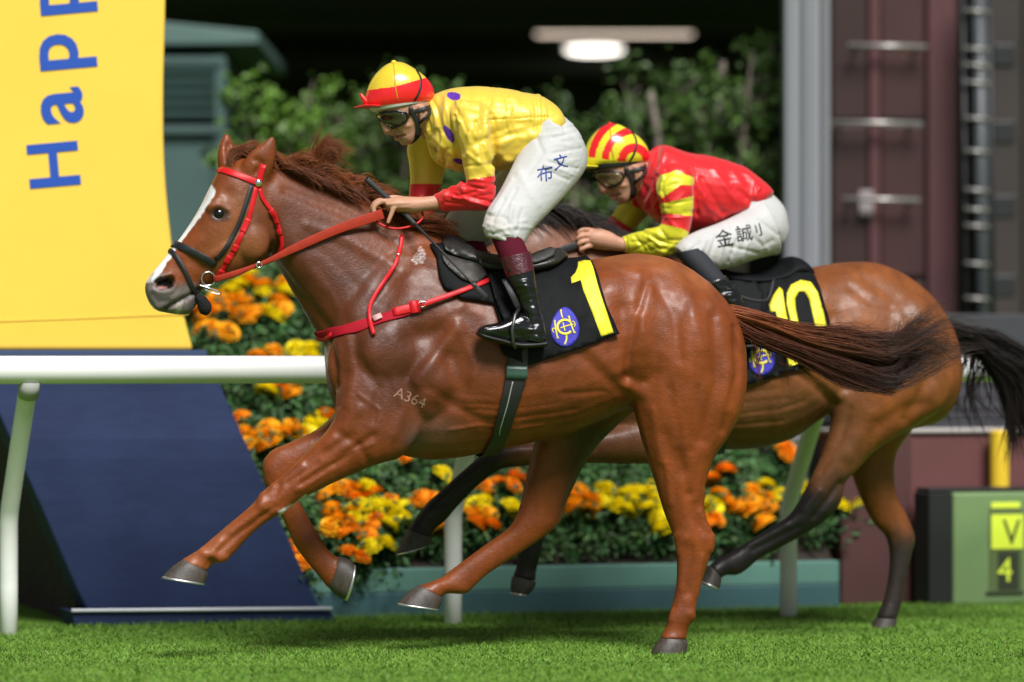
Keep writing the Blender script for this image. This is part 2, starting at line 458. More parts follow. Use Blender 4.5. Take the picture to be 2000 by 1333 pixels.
def text_decal(name, body, cx, cy, hpx, ang, bvh, F, mt, parent, off=.003, stretch=1.0, shear=0.0, th=.0015):
    """lettering laid on a surface: centre px, height px, turn in degrees (clockwise on screen)"""
    v, f, sz = text_mesh(body); k = hpx/sz[1]; a = math.radians(ang)
    x = v[:, 0]*k*stretch+shear*v[:, 1]*k; y = -v[:, 1]*k
    px = cx+x*math.cos(a)-y*math.sin(a); py = cy+x*math.sin(a)+y*math.cos(a)
    T = []; B = []
    for p, q in zip(px, py):
        h, n = hit(bvh, p, q, F); T.append(h+n*off); B.append(h+n*(off-th))
    n = len(T); be = {}
    for t in f:
        for i, j in ((0, 1), (1, 2), (2, 0)):
            e = (t[i], t[j])
            if (e[1], e[0]) in be: del be[(e[1], e[0])]
            else: be[e] = 1
    Fc = list(f)+[tuple(i+n for i in t[::-1]) for t in f]+[(b, a_, a_+n, b+n) for a_, b in be]
    o = obj(name, np.array(T+B), Fc, mt, parent, None, False); recalc(o); return o
# ================================================================== SETTING
FR = Frame(-2.07, 15.82, 18.2)          # running rail: posts stand on s = 0, the track is at s > 0
V3 = np.array
UP = V3((0, 0, 1.0))
def quad_cloud(name, P, N_, size, cols, mt, parent=None, loc=None, asp=1.8, seed=3, kind=None, fold=.25):
    """leaves: each a folded two-quad blade, centre P, normal N_, length size"""
    R = np.random.default_rng(seed); n = len(P); N_ = N_/np.linalg.norm(N_, axis=1)[:, None]
    t = np.cross(N_, R.normal(0, 1, (n, 3))); t /= np.linalg.norm(t, axis=1)[:, None]; b = np.cross(N_, t)
    L = size[:, None]*t; B = size[:, None]/asp*b; D = N_*(size*fold)[:, None]
    V = np.stack((P-L*.5, P-L*.05+B*.5+D*.5, P+L*.5-D*.6, P-L*.05-B*.5+D*.5), 1).reshape(-1, 3)
    i = np.arange(n)*4; Fc = np.vstack((np.stack((i, i+1, i+2), 1), np.stack((i, i+2, i+3), 1)))
    return obj(name, V, Fc, mt, parent, loc, False, np.repeat(cols, 4, 0))

# ---- turf: one sheet to the horizon, with blades where the camera is close
M_turf = mat('turf', (.110, .212, .028), rough=.9, spec=.1, var=.25, vscale=4, bump=.006, bscale=60)
x = V3([-400, 400]); g = obj('turf', [(-400, -60, 0), (400, -60, 0), (400, 500, 0), (-400, 500, 0)], [(0, 1, 2, 3)], M_turf); tag(g, kind='structure')
def grass():
    n = 210000; X = RNG.uniform(-4.2, 4.2, n); Y = RNG.uniform(12.6, 17.9, n)
    P = np.stack((X, Y, np.zeros(n)), 1); ok = FR.s(P) > -.52; P = P[ok]; n = len(P)
    pt = np.array([mnoise.noise(Vector((p[0]*1.1, p[1]*4.5, 0)))+.6*mnoise.noise(Vector((p[0]*5, p[1]*11, 4))) for p in P])
    h = RNG.uniform(.006, .015, n)*(1+.35*pt); w = RNG.uniform(.0022, .0042, n); a = RNG.uniform(0, math.pi, n)
    e = FR.s(P); h = h*(1+.9*np.exp(-((e+.3)/.35)**2))
    d = np.stack((np.cos(a), np.sin(a), 0*a), 1); ln = RNG.normal(0, .85, (n, 3))*h[:, None]; ln[:, 2] = 0
    V = np.stack((P-d*w[:, None], P+d*w[:, None], P+ln+np.stack((0*h, 0*h, h), 1)), 1).reshape(-1, 3)
    c = np.stack((.122+.04*pt, .238+.06*pt, .030+.01*pt), 1)*RNG.uniform(.88, 1.12, n)[:, None]
    dry = RNG.random(n) < .03; c[dry] = (.19, .21, .06)
    o = obj('grass', V, np.arange(3*n).reshape(-1, 3), mat('grass_blade', attr=True, rough=.6, spec=.3), None, None, False, np.repeat(c, 3, 0))
    tag(o, 'short bright green turf grass of the race track', 'grass', kind='stuff')
grass()

# ---- running rail
M_rail = mat('rail_white', (.80, .80, .79), rough=.35, spec=.5, var=.04, vscale=3)
M_post = mat('post_white', (.78, .79, .76), rough=.5, var=.07, vscale=6)
rail = empty('running_rail', tuple(FR.L(0, 0, 0)), 'white plastic running rail on bent white posts beside the turf', 'rail')
RZ = 1.092
MB().tube([FR.L(u, .45, RZ) for u in np.linspace(4, -9, 14)], .0565, n=20).build('rail_tube', M_rail, rail, smooth=True)
def along(px, s=0):
    p = FR.P(px, 900, s); return (p-FR.O)@FR.h
for px in (17, 885, 1540):
    u = along(px)
    pts = [FR.L(u, 0, -.1), FR.L(u, 0, .2), FR.L(u, 0, .46), FR.L(u, .03, .53), FR.L(u, .23, .79), FR.L(u, .40, 1.0), FR.L(u, .43, 1.03)]
    ps = MB().tube(pts, .038, n=16).build('post', M_post, rail, smooth=True)
    MB().tube([FR.L(u, .415, .985), FR.L(u, .45, 1.055)], [.041, .047], n=16).build('post_collar', mat('collar_grey', (.35, .36, .33), rough=.6), ps, smooth=True)

# ---- banner pillar at the left: yellow leg with blue lettering on a flared navy foot
M_yel = mat('banner_yellow', (.88, .58, .075), rough=.55, spec=.3, var=.03, vscale=2, bump=.004, bscale=3)
M_navy = mat('banner_navy', (.019, .030, .082), rough=.75, spec=.2, var=.18, vscale=2.5, bump=.01, bscale=2.5, bstretch=(1, 1, 2))
M_blue = mat('letter_blue', (.012, .075, .42), rough=.5)
bl = FR.P(330, 1215, -.65); bl[2] = 0
banner = empty('banner_pillar', tuple(bl), 'tall curved yellow banner pillar with blue lettering on a navy flared foot', 'banner')
def banner_part(name, right, mt, sf, depth=.30, shift=-455, parent=None):
    R_ = catmull(right, 6); nseg = 10; V = []; Fc = []
    for x, y in R_:
        s = sf(y)
        for k in range(nseg+1): V.append(FR.P(x+shift*(1-k/nseg), y, s))
        for k in range(nseg+1): V.append(FR.P(x+shift*(1-k/nseg), y, s)-FR.n*depth)
    m = 2*(nseg+1); n = len(R_)
    ring = list(range(nseg+1))+list(range(2*nseg+1, nseg, -1))
    for i in range(n-1):
        for k in range(m): a, b = ring[k], ring[(k+1) % m]; Fc.append((i*m+a, i*m+b, (i+1)*m+b, (i+1)*m+a))
    Fc.append(tuple(ring)); Fc.append(tuple((n-1)*m+q for q in ring[::-1]))
    o = obj(name, V, Fc, mt, parent or banner, None, False); recalc(o)
    b = o.modifiers.new('bevel', 'BEVEL'); b.width = .02; b.segments = 3; b.limit_method = 'ANGLE'; return o
SY = lambda y: -.46
yel = banner_part('yellow_panel', [(330, -500), (327, -200), (325, 0), (321, 180), (323, 320), (333, 440), (351, 570), (379, 685)], M_yel, SY)
def sfoot(y):
    return float(np.interp(y, [697, 760, 860, 900, 1100, 1192], [-.44, -.425, -.385, -.38, -.39, -.395]))
MB().tube([FR.P(-100, 632, SY(0)+.002), FR.P(368, 614, SY(0)+.002)], .0022, n=6).build('seam', mat('seam_yellow', (.88, .59, .08), rough=.6), yel, smooth=True)
banner_part('foot', [(405, 697), (431, 752), (466, 832), (502, 912), (548, 1015), (600, 1135), (628, 1192)], M_navy, sfoot, .2, -458)
banner_part('ledge', [(402, 684), (404, 690), (405, 698)], mat('ledge_blue', (.05, .075, .16), rough=.4), lambda y: -.40, .3, -480)
banner_part('ground_strip', [(645, 1194), (652, 1205), (655, 1222)], M_navy, lambda y: -.34, .24, -510)
MB().tube([FR.P(140, 1193, -.33), FR.P(648, 1189, -.33)], .008, n=10).build('edge_pipe', mat('pipe_white', (.75, .77, .82), rough=.4), banner, smooth=True)
def plane_text(name, body, cx, cy, h, ang, F, s, mt, parent, stretch=1, ext=.004, bold=0):
    v, f, sz = text_mesh(body, 4, bold); k = h/sz[1]; a = math.radians(ang)
    x = v[:, 0]*k*stretch; y = -v[:, 1]*k
    T = [F.P(cx+p*math.cos(a)-q*math.sin(a), cy+p*math.sin(a)+q*math.cos(a), s) for p, q in zip(x, y)]
    m = MB(); n = len(T); B = [t-F.n*(ext+.002) for t in T]; be = {}
    for t in f:
        for i, j in ((0, 1), (1, 2), (2, 0)):
            e = (t[i], t[j])
            if (e[1], e[0]) in be: del be[(e[1], e[0])]
            else: be[e] = 1
    return recalc(obj(name, np.array(T+B), list(f)+[tuple(i+n for i in t[::-1]) for t in f]+[(b, a_, a_+n, b+n) for a_, b in be], mt, parent, None, False))
for ch, cx, cy, h in (('H', 105, 322, 100), ('a', 121, 207, 84), ('p', 132, 100, 112), ('p', 133, -8, 112)):
    plane_text('letter', ch, cx, cy, h, -95, FR, SY(0)+.004, M_blue, yel, 1.0, bold=.018)

# ---- flower bank behind the rail
M_soil = mat('soil', (.03, .022, .015), rough=.95, var=.4, vscale=20, bump=.03, bscale=12)
uL, uR = along(150, -.6), along(1632, -.6)
def bankZ(s): return .22+(-s-.62)*.86
bank = MB(); sec = [(-.62, .0), (-.62, .2), (-2.35, 1.42), (-6.5, 1.46), (-6.5, 0)]
bank.prism([FR.L(uL, a, b) for a, b in sec], FR.h*(uR-uL)).build('flower_bank_soil', M_soil).update_tag()
tag(bpy.data.objects['flower_bank_soil'], kind='structure')
planter = empty('planter_wall', tuple(FR.L(along(1100), -.58, 0)), 'low teal painted planter edging in front of the marigold bed', 'planter')
up0 = along(560, -.56)
nb = 1
for k in range(nb):
    a0 = up0+(uR-up0)*k/nb; a1 = up0+(uR-up0)*(k+1)/nb; c = FR.L((a0+a1)/2, -.585, .158); hl = abs(a1-a0)/2-.0015
    MB().box(c, FR.h*hl, FR.n*.035, UP*.052).build('upper_board', mat('planter_light', (.115, .26, .215), rough=.55, var=.12, vscale=3), planter, bevel=.006)
    MB().box(FR.L((a0+a1)/2, -.575, .05), FR.h*hl, FR.n*.03, UP*.055).build('lower_board', mat('planter_dark', (.050, .125, .140), rough=.55, var=.15, vscale=3), planter, bevel=.006)
M_leaf = mat('marigold_leaf', attr=True, rough=.55, spec=.35)
def slope_at(px, py):
    s = -1.2
    for _ in range(30):
        p = FR.P(px, py, s); s += (bankZ(s)+.05-p[2])*-.45*-1 if False else 0
        z = p[2]; st = -(z-.22-.05)/.86-.62; s += (st-s)*.5
    return s
def foliage_bed():
    n = 46000; u = RNG.uniform(uR+.0, uL, n); s = RNG.uniform(-2.55, -.60, n)
    z = np.array([bankZ(q) for q in s]); z = np.minimum(z, 1.44)
    lump = np.array([mnoise.noise(Vector((a*4.2, b*4.2, .3)))+.5*mnoise.noise(Vector((a*11, b*11, 5))) for a, b in zip(u, s)])
    z = z+.02+(.10+.13*lump)*RNG.uniform(0, 1, n)**.6
    P = FR.O+u[:, None]*FR.h+s[:, None]*FR.n+z[:, None]*UP
    N_ = RNG.normal(0, .8, (n, 3))+FR.n*.6+UP*.7
    c = np.stack((.036+0*u, .098+0*u, .024+0*u), 1)*RNG.uniform(.45, 1.7, n)[:, None]; c[:, 0] *= RNG.uniform(.7, 1.5, n)
    o = quad_cloud('marigold_foliage', P, N_, RNG.uniform(.025, .06, n), c, M_leaf, asp=2.2)
    tag(o, 'dense ferny dark green foliage of the marigold bed', 'foliage', kind='stuff')
foliage_bed()
# blooms, cluster by cluster
def bloom_mesh():
    V = []; Fc = []; R = np.random.default_rng(5)
    for ring, (n, r, z, tilt, L) in enumerate(((14, .62, .0, -.15, .42), (14, .60, .14, .15, .40), (13, .50, .28, .45, .36), (11, .36, .40, .8, .32), (8, .20, .50, 1.15, .28), (5, .07, .54, 1.4, .22))):
        for k in range(n):
            a = (k+.5*(ring % 2)+R.uniform(-.2, .2))/n*2*math.pi; w = 1.25*math.pi*max(r, .25)/n+.06; tl = tilt+R.uniform(-.12, .12)
            d = V3((math.cos(a), math.sin(a), 0)); t = V3((-math.sin(a), math.cos(a), 0))
            o = d*(r-.1)+UP*z; f = d*math.cos(tl)+UP*math.sin(tl); nn = -d*math.sin(tl)+UP*math.cos(tl)
            b = len(V); V += [o-t*w*.55, o+t*w*.55, o+f*L*.7+t*w+nn*.05, o+f*L+nn*-.03, o+f*L*.7-t*w+nn*.05, o+f*L*.45+nn*-.05]
            Fc += [(b, b+1, b+2, b+5), (b+5, b+2, b+3), (b+5, b+3, b+4), (b, b+5, b+4)]
    nb = len(V)
    for i in range(5):
        for j in range(12):
            ph = math.pi*.5*(i/4)*1.0; V.append(V3((.68*math.cos(ph)*math.cos(j*math.pi/6), .68*math.cos(ph)*math.sin(j*math.pi/6), -.12+.62*math.sin(ph))))
    for i in range(4):
        for j in range(12): Fc.append((nb+i*12+j, nb+i*12+(j+1) % 12, nb+(i+1)*12+(j+1) % 12, nb+(i+1)*12+j))
    return mesh_from('bloom', V3(V), Fc)
BL = {}
for key, c in (('o', (.95, .45, .012)), ('d', (.95, .34, .010)), ('y', (.93, .78, .016))):
    me = bloom_mesh(); me.materials.append(mat('petal_'+{'o': 'orange', 'd': 'deep_orange', 'y': 'yellow'}[key], c, rough=.6, spec=.2, var=.25, vscale=3)); BL[key] = me
CL = [
 ('marigold plant with orange and yellow blooms below the chestnut horse\'s jaw', [(486, 541, 'y'), (514, 560, 'o'), (516, 574, 'y'), (557, 571, 'y'), (543, 592, 'o'), (560, 556, 'o'), (452, 574, 'y')]),
 ('marigold plant with a big orange cluster under the chestnut horse\'s chin', [(426, 585, 'o'), (453, 590, 'o'), (477, 593, 'o'), (498, 614, 'o'), (519, 611, 'y'), (480, 620, 'o'), (440, 603, 'o')]),
 ('marigold plant with four orange blooms beside the yellow banner edge', [(395, 620, 'o'), (412, 644, 'o'), (443, 650, 'o'), (405, 598, 'd')]),
 ('marigold plant just above the white rail, yellow bloom nearest the horse\'s chest', [(579, 683, 'y'), (536, 688, 'o'), (604, 686, 'y')]),
 ('marigold plant just under the white rail with one yellow and two orange blooms', [(541, 757, 'o'), (520, 767, 'y'), (560, 752, 'd')]),
 ('marigold plant with orange blooms touching the navy banner foot', [(471, 817, 'd'), (476, 848, 'o'), (476, 869, 'o'), (500, 858, 'o')]),
 ('marigold plant with orange blooms between banner foot and folded foreleg', [(525, 838, 'o'), (572, 835, 'o'), (528, 853, 'o'), (608, 832, 'y'), (637, 814, 'd'), (598, 848, 'y'), (552, 848, 'o')]),
 ('marigold plant with an orange bloom left of the folded hoof', [(560, 1068, 'd'), (575, 1078, 'd')]),
 ('marigold plant with orange blooms right of the crossed forelegs', [(660, 951, 'o'), (707, 955, 'y'), (638, 972, 'o'), (691, 976, 'd'), (647, 997, 'o'), (691, 1002, 'o'), (658, 1016, 'o'), (680, 957, 'd')]),
 ('marigold plant with lower orange blooms above the folded hoof', [(721, 1023, 'd'), (671, 1040, 'd'), (718, 1048, 'd'), (751, 1064, 'y'), (681, 1081, 'd'), (650, 1030, 'o')]),
 ('marigold plant with a clump of yellow blooms under the chestnut\'s chest', [(704, 993, 'y'), (740, 990, 'y'), (762, 996, 'y'), (760, 980, 'd'), (779, 1012, 'y'), (757, 1027, 'y'), (730, 1000, 'y')]),
 ('marigold plant with single blooms just below the chestnut\'s belly', [(795, 895, 'd'), (864, 928, 'y')]),
 ('marigold plant with two orange blooms behind the black forehoof', [(823, 975, 'd'), (858, 1037, 'o')]),
 ('marigold plant with orange blooms right of the middle rail post', [(949, 951, 'd'), (944, 982, 'y'), (925, 1004, 'o'), (930, 1022, 'd'), (1010, 934, 'd'), (999, 993, 'y')]),
 ('marigold plant with orange blooms against the chestnut\'s hock', [(1128, 960, 'o'), (1142, 976, 'o'), (1117, 990, 'o'), (1145, 1000, 'o'), (1120, 975, 'o')]),
 ('marigold plant with a row of yellow blooms between the chestnut\'s hind legs', [(1183, 961, 'y'), (1241, 962, 'y'), (1274, 955, 'y'), (1175, 983, 'y'), (1213, 987, 'y'), (1249, 971, 'y'), (1282, 979, 'y'), (1287, 1000, 'y'), (1225, 970, 'y')]),
 ('marigold plant with one low yellow bloom left of the standing hind leg', [(1293, 1034, 'y')]),
 ('marigold plant with orange blooms right of the standing hind leg', [(1387, 939, 'd'), (1417, 921, 'd'), (1406, 972, 'o'), (1395, 1016, 'd'), (1387, 989, 'y'), (1425, 989, 'o')]),
 ('marigold plant with orange and yellow blooms left of the rear rail post', [(1469, 961, 'o'), (1494, 951, 'y'), (1464, 987, 'o'), (1502, 1001, 'o'), (1513, 975, 'y'), (1466, 999, 'o'), (1480, 990, 'o')]),
 ('marigold plant with one orange bloom beneath the bay horse\'s belly', [(1535, 878, 'd')]),
 ('marigold plant with yellow blooms behind the bay horse\'s hock', [(1642, 990, 'y'), (1562, 957, 'y'), (1645, 962, 'y')]),
]
for lab, bl_ in CL:
    c = np.mean([b[:2] for b in bl_], 0); s0 = slope_at(*c); pb = FR.P(c[0], c[1], s0); pb[2] -= .06
    RB = np.random.default_rng(int(c[0]*7+c[1]))
    bl_ = bl_+[(x+RB.uniform(-34, 34), y+RB.uniform(-14, 22), k) for x, y, k in bl_ if RB.random() < .75]
    plant = empty('marigold_plant', tuple(pb), lab, 'marigold', 'marigolds in the flower bank')
    FP = []
    for x, y, k in bl_:
        s = slope_at(x, y)+.11; p = FR.P(x, y, s); o = bpy.data.objects.new('flower_head', BL[k]); link(o, plant)
        sz = RNG.uniform(.052, .064)*(.9 if k == 'd' else 1); o.scale = (sz*1.12, sz*1.12, sz); o.location = tuple(p-pb)
        o.rotation_euler = (math.radians(RNG.uniform(10, 38)), math.radians(RNG.uniform(-20, 20)), RNG.uniform(0, 6))
        q = bpy.data.objects.new('flower_head', None) if False else None
        FP.append((p, s))
        MB().tube([p-UP*.012, p-UP*.06+FR.n*-.02, p-UP*.13+FR.n*-.05], [.004, .004, .003], n=6).build('stem', mat('stem_green', (.04, .09, .02), rough=.6), plant, smooth=True)
    n = 90*len(bl_); ci = RNG.integers(0, len(bl_), n); P = V3([FP[i][0] for i in ci])+RNG.normal(0, .055, (n, 3))-UP*.06-FR.n*.05
    cc = np.tile((.032, .088, .022), (n, 1))*RNG.uniform(.5, 1.6, n)[:, None]
    quad_cloud('foliage', P, RNG.normal(0, .8, (n, 3))+FR.n*.6+UP*.7, RNG.uniform(.025, .055, n), cc, M_leaf, plant, asp=2.3)

# ---- shrubs on the terrace behind the bank
M_bark = mat('grey_bark', (.14, .115, .09), rough=.9, var=.3, vscale=20, bump=.01, bscale=40)
def shrub(label, cx, top, bot, rx, d, n, seed, lean=0, light=1.0):
    R = np.random.default_rng(seed); k = d/FPX; c = W(cx, 0, d); zt = W(cx, top, d)[2]; zb = 1.45
    root = empty('shrub', (c[0], d, zb), label, 'shrub', 'shrubs behind the flower bank')
    m = MB(); tips = []
    for i in range(7):
        a = R.uniform(0, 6.28); r = rx*k*R.uniform(.25, .95); e = V3((c[0]+lean*k+r*math.cos(a), d+r*math.sin(a)*.7, zb+(zt-zb)*R.uniform(.55, .95)))
        b = V3((c[0]+R.uniform(-.05, .05), d+R.uniform(-.05, .05), zb-.05)); mid = (b+e)/2+R.normal(0, .06, 3)
        m.tube([b, mid, e], [.022, .015, .006], n=7); tips += [mid+(e-mid)*t for t in (.2, .5, .8, 1)]
        for q in range(3):
            st = mid+(e-mid)*R.uniform(0, .8); ee = st+V3((R.normal(0, .16), R.normal(0, .12), R.uniform(.02, .22))); m.tube([st, ee], [.008, .004], n=5); tips.append(ee)
    m.build('branches', M_bark, root, smooth=True)
    tips = V3(tips); ci = R.integers(0, len(tips), n); cl = R.normal(0, .05, (len(tips), 3))
    P = tips[ci]+cl[ci]+R.normal(0, rx*k*.20, (n, 3))*V3((1, .8, .8))
    nz = V3([mnoise.noise(Vector(p*6)) for p in P]); P = P[(nz > -.20) & (project(P)[:, 0] < 1535)]; n = len(P)
    cc = np.tile((.062*light, .130*light, .016), (n, 1))*R.uniform(.5, 1.5, n)[:, None]
    quad_cloud('crown', P, R.normal(0, .7, (n, 3))+UP*.8-V3((0, .5, 0)), R.uniform(.032, .070, n), cc, mat('shrub_leaf', attr=True, rough=.5, spec=.4), root, asp=1.7, seed=seed)
shrub('leafy green shrub beside the green louvred hut', 540, 105, 470, 90, 20.6, 2800, 1, light=1.35)
shrub('rounded green shrub behind the chestnut horse\'s mane', 665, 170, 470, 75, 21.2, 1900, 2, light=1.0)
shrub('green shrub right behind the front rider\'s yellow and red cap', 800, 115, 430, 95, 20.8, 2300, 3, light=.9)
shrub('low dark shrub behind the front rider\'s back', 985, 160, 430, 75, 21.6, 1500, 4, light=.6)
shrub('sparse shrub between the two riders', 1110, 210, 440, 60, 21.0, 1100, 5, light=.9)
shrub('bushy shrub behind the rear rider\'s striped cap', 1270, 110, 470, 95, 20.9, 2600, 6, light=.8)
shrub('tall shrub with pale branches next to the grey column', 1440, 60, 480, 95, 20.5, 2600, 8, light=.85)
pb_ = MB()
# pale leaning stems seen between the shrubs
for lab, pts in (('pale leaning tree stem behind the rear rider\'s shoulder', [(1330, 470), (1400, 260), (1500, 140)]), ('pale crooked stem above the rear rider\'s back', [(1290, 500), (1290, 330), (1270, 180)]), ('pale upright stem beside the grey column', [(1420, 500), (1405, 300), (1412, 120)])):
    P = [W(x, y, 20.7) for x, y in pts]; P[0][2] = 1.4
    t = MB().tube(catmull(P, 4), np.linspace(.034, .016, 9), n=8).build('tree_stem', mat('pale_bark', (.22, .185, .155), rough=.9, var=.3, vscale=15, bump=.01, bscale=30), None, tuple(P[0]), smooth=True)
    tag(t, lab, 'tree stem', 'pale stems among the shrubs')
# ---- green louvred hut at the left
M_hut = mat('hut_green', (.050, .098, .090), rough=.6, var=.1, vscale=3)
M_dark = mat('louvre_dark', (.004, .005, .005), rough=.9)
def bpx(m, x0, y0, x1, y1, d, dep):
    a = W(x0, y0, d); b = W(x1, y1, d); c = (a+b)/2; m.box(c+V3((0, dep/2, 0)), (abs(b[0]-a[0])/2, 0, 0), (0, dep/2, 0), (0, 0, abs(a[2]-b[2])/2)); return m
HD = 21.8
hut = empty('louvred_hut', tuple(W(380, 0, HD)*V3((1, 1, 0))), 'dark green hut with louvre slats beside the yellow banner', 'hut')
def hbox(name, x0, y0, x1, y1, off, dep, mt, par=None):
    return bpx(MB(), x0, y0, x1, y1, HD+off, dep).build(name, mt, par or hut, bevel=.008)
hbox('wall', 100, 106, 434, 1090, 0, 2.5, M_hut)
hbox('corner_trim', 418, 110, 442, 1085, -.03, .06, M_hut)
lv = hbox('louvre_frame', 230, 112, 432, 128, -.05, .06, M_hut); hbox('louvre_frame', 230, 246, 432, 262, -.05, .06, M_hut)
hbox('louvre_opening', 230, 127, 420, 247, -.004, .02, M_dark)
for y in (140, 161, 182, 203, 224):
    a = W(230, y, HD-.03); b = W(421, y, HD-.03); c = (a+b)/2
    MB().box(c, (abs(b[0]-a[0])/2, 0, 0), V3((0, .02, .008)), V3((0, -.006, .012))).build('louvre_slat', M_hut, hut)
r0 = MB(); a = W(150, 46, HD-.3)
r0.prism([W(150, 25, HD-.08), W(325, 44, HD-.08), W(505, 62, HD-.08), W(505, 86, HD-.08), W(150, 90, HD-.08)], (0, 2.6, 0)).build('roof', mat('hut_roof', (.085, .15, .135), rough=.6, var=.1, vscale=3), hut, bevel=.01)
# ---- dark covered stand behind everything
M_st = mat('stand_dark', (.012, .012, .013), rough=.8, var=.3, vscale=1); M_st2 = mat('stand_beam', (.02, .02, .021), rough=.6)
stand = empty('covered_stand', (0, 30, 0), 'dark covered stand with lamps under its roof in the background', 'stand')
MB().box((0, 33.2, 3), (14, 0, 0), (0, .2, 0), (0, 0, 4)).build('back_wall', M_st, stand)
MB().box((0, 28.3, 3.75), (14, 0, 0), (0, 4.9, 0), (0, 0, .12)).build('roof', M_st, stand)
MB().box((0, 23.5, 4.3), (14, 0, 0), (0, .12, 0), (0, 0, .75)).build('fascia', M_st, stand)
for y in (26.2, 27.9, 32.0): MB().box((0, y, 3.56), (13.9, 0, 0), (0, .05, 0), (0, 0, .07)).build('ceiling_beam', M_st2, stand, bevel=.006)
for sx in (-14.1, 14.1): MB().box((sx, 28.3, 2), (.1, 0, 0), (0, 4.9, 0), (0, 0, 3)).build('side_wall', M_st, stand)
def on_ceiling(px, py, z): return W(px, py, (z-CAMH)*FPX/(HY-py))
z = 3.60; a = on_ceiling(1048, 66, z); b = on_ceiling(1352, 66, z); c = (a+b)/2
lamp = empty('strip_lamp', tuple(c+V3((0, 0, .03))), 'long lit strip lamp under the dark roof above the riders', 'lamp')
MB().box(c+V3((0, 0, .032)), (abs(b[0]-a[0])/2+.03, 0, 0), (0, .05, 0), (0, 0, .02)).build('housing', M_st2, lamp)
MB().tube([a, b], .015, n=10).build('tube', mat('tube_lit', (.9, .8, .7), emit=(1, .80, .66), estr=1.6), lamp, smooth=True)
z = 3.62; c = on_ceiling(1160, 98, z)
lamp = empty('round_lamp', tuple(c), 'bright round lamp under the dark roof just below the strip lamp', 'lamp')
MB().tube([c+V3((0, 0, .01)), c+V3((0, 0, .05))], .30, n=28).build('housing', M_st2, lamp, smooth=False)
disc = MB(); disc.tube([c+V3((0, 0, -.024)), c+V3((0, 0, -.014)), c+V3((0, 0, .012))], [.14, .21, .235], n=28).build('diffuser', mat('lamp_lit', (.9, .9, .9), emit=(1, .93, .83), estr=4), lamp, smooth=True)

# ---- grey column, maroon tower and truss at the right
GD = 20.0
colm = empty('grey_column', tuple(W(1578, 0, GD)*V3((1, 1, 0))), 'tall grey steel column right of the shrubs', 'column')
M_gc = mat('column_grey', (.24, .25, .27), rough=.5, var=.06, vscale=2, vstretch=(6, 6, .3)); M_gd = mat('column_groove', (.10, .105, .12), rough=.6)
cb = W(1577, 0, GD); hw = 44/FPX*GD
MB().box((cb[0], GD+.12, 2.3), (hw, 0, 0), (0, .12, 0), (0, 0, 2.3)).build('shaft', M_gc, colm, bevel=.012)
for t in (-.62, -.2, .25, .7): MB().box((cb[0]+hw*t, GD-.006, 2.3), (hw*.10, 0, 0), (0, .008, 0), (0, 0, 2.29)).build('rib', M_gd if t in (-.2, .7) else M_gc, colm, bevel=.003)
MB().box((cb[0], GD+.12, 1.55), (hw+.03, 0, 0), (0, .15, 0), (0, 0, .06)).build('collar', M_gd, colm, bevel=.006)
TD = 20.6
tower = empty('maroon_tower', tuple(W(1740, 0, TD)*V3((1, 1, 0))), 'dark maroon panelled tower with horizontal metal rungs', 'tower')
M_mar = mat('maroon', (.045, .014, .013), rough=.5, var=.15, vscale=3); M_mar2 = mat('maroon_trim', (.085, .028, .032), rough=.5, var=.1, vscale=3); M_mard = mat('maroon_dark', (.030, .011, .010), rough=.5, var=.1, vscale=3)
M_rung = mat('rung_metal', (.40, .38, .36), rough=.35, metal=.6)
def tb(name, x0, y0, x1, y1, off, dep, mt, par): return bpx(MB(), x0, y0, x1, y1, TD+off, dep).build(name, mt, par, bevel=.006)
tb('core', 1612, -60, 1872, 1080, .02, .9, M_mard, tower)
for y0, y1 in ((-60, 232), (246, 540), (552, 842)):
    tb('panel', 1626, y0, 1696, y1, 0, .04, M_mard, tower); tb('panel', 1722, y0, 1806, y1, -.01, .05, M_mar, tower)
tb('mullion', 1698, -60, 1720, 842, -.03, .05, M_mar2, tower); tb('edge_trim', 1812, -60, 1866, 842, -.04, .08, M_mar2, tower)
for x0, x1, y in ((1655, 1810, 90), (1622, 1802, 240), (1645, 1797, 390)):
    a = W(x0, y-1, TD-.11); b = W(x1, y+2, TD-.11); rg = MB().tube([a, b], .013, n=10).build('rung', M_rung, tower, smooth=True)
    for t in (.12, .88): p = a+(b-a)*t; MB().tube([p, p+V3((0, .12, 0))], .009, n=8).build('bracket', M_rung, rg, smooth=True)
tb('notice', 1678, 372, 1706, 422, -.045, .01, mat('notice_pale', (.30, .26, .27), rough=.6), tower)
truss = empty('black_truss', tuple(W(1903, 0, 20.3)*V3((1, 1, 0))), 'black truss post with short pale rungs right of the maroon tower', 'truss')
M_blk = mat('truss_black', (.012, .013, .015), rough=.5); M_tg = mat('truss_grey', (.055, .062, .070), rough=.45)
for x, w, m_ in ((1880, 5, M_blk), (1912, 14, M_tg), (1932, 5, M_blk)):
    a = W(x, -60, 20.3); b = W(x+10, 880, 20.3); c = (a+b)/2; MB().tube([a, b], w/FPX*20.3, n=10).build('upright', m_, truss, smooth=True)
for k, y in enumerate((22, 96, 128, 162, 232, 296, 372, 410, 442, 516, 584)):
    a = W(1884, y-2, 20.26); b = W(1932, y+2, 20.26); MB().tube([a, b], .009, n=8).build('rung', M_rung, truss, smooth=True)
for y in (110, 260, 405, 560):
    c = W(1958, y, 20.5); MB().box(c, (.06, 0, 0), (0, .08, 0), (0, 0, .06)).build('junction_box', M_blk, truss, bevel=.008)
bw = empty('brown_wall', tuple(W(2100, 0, 21.4)*V3((1, 1, 0))), 'dark brown panelled wall at the far right edge', 'wall')
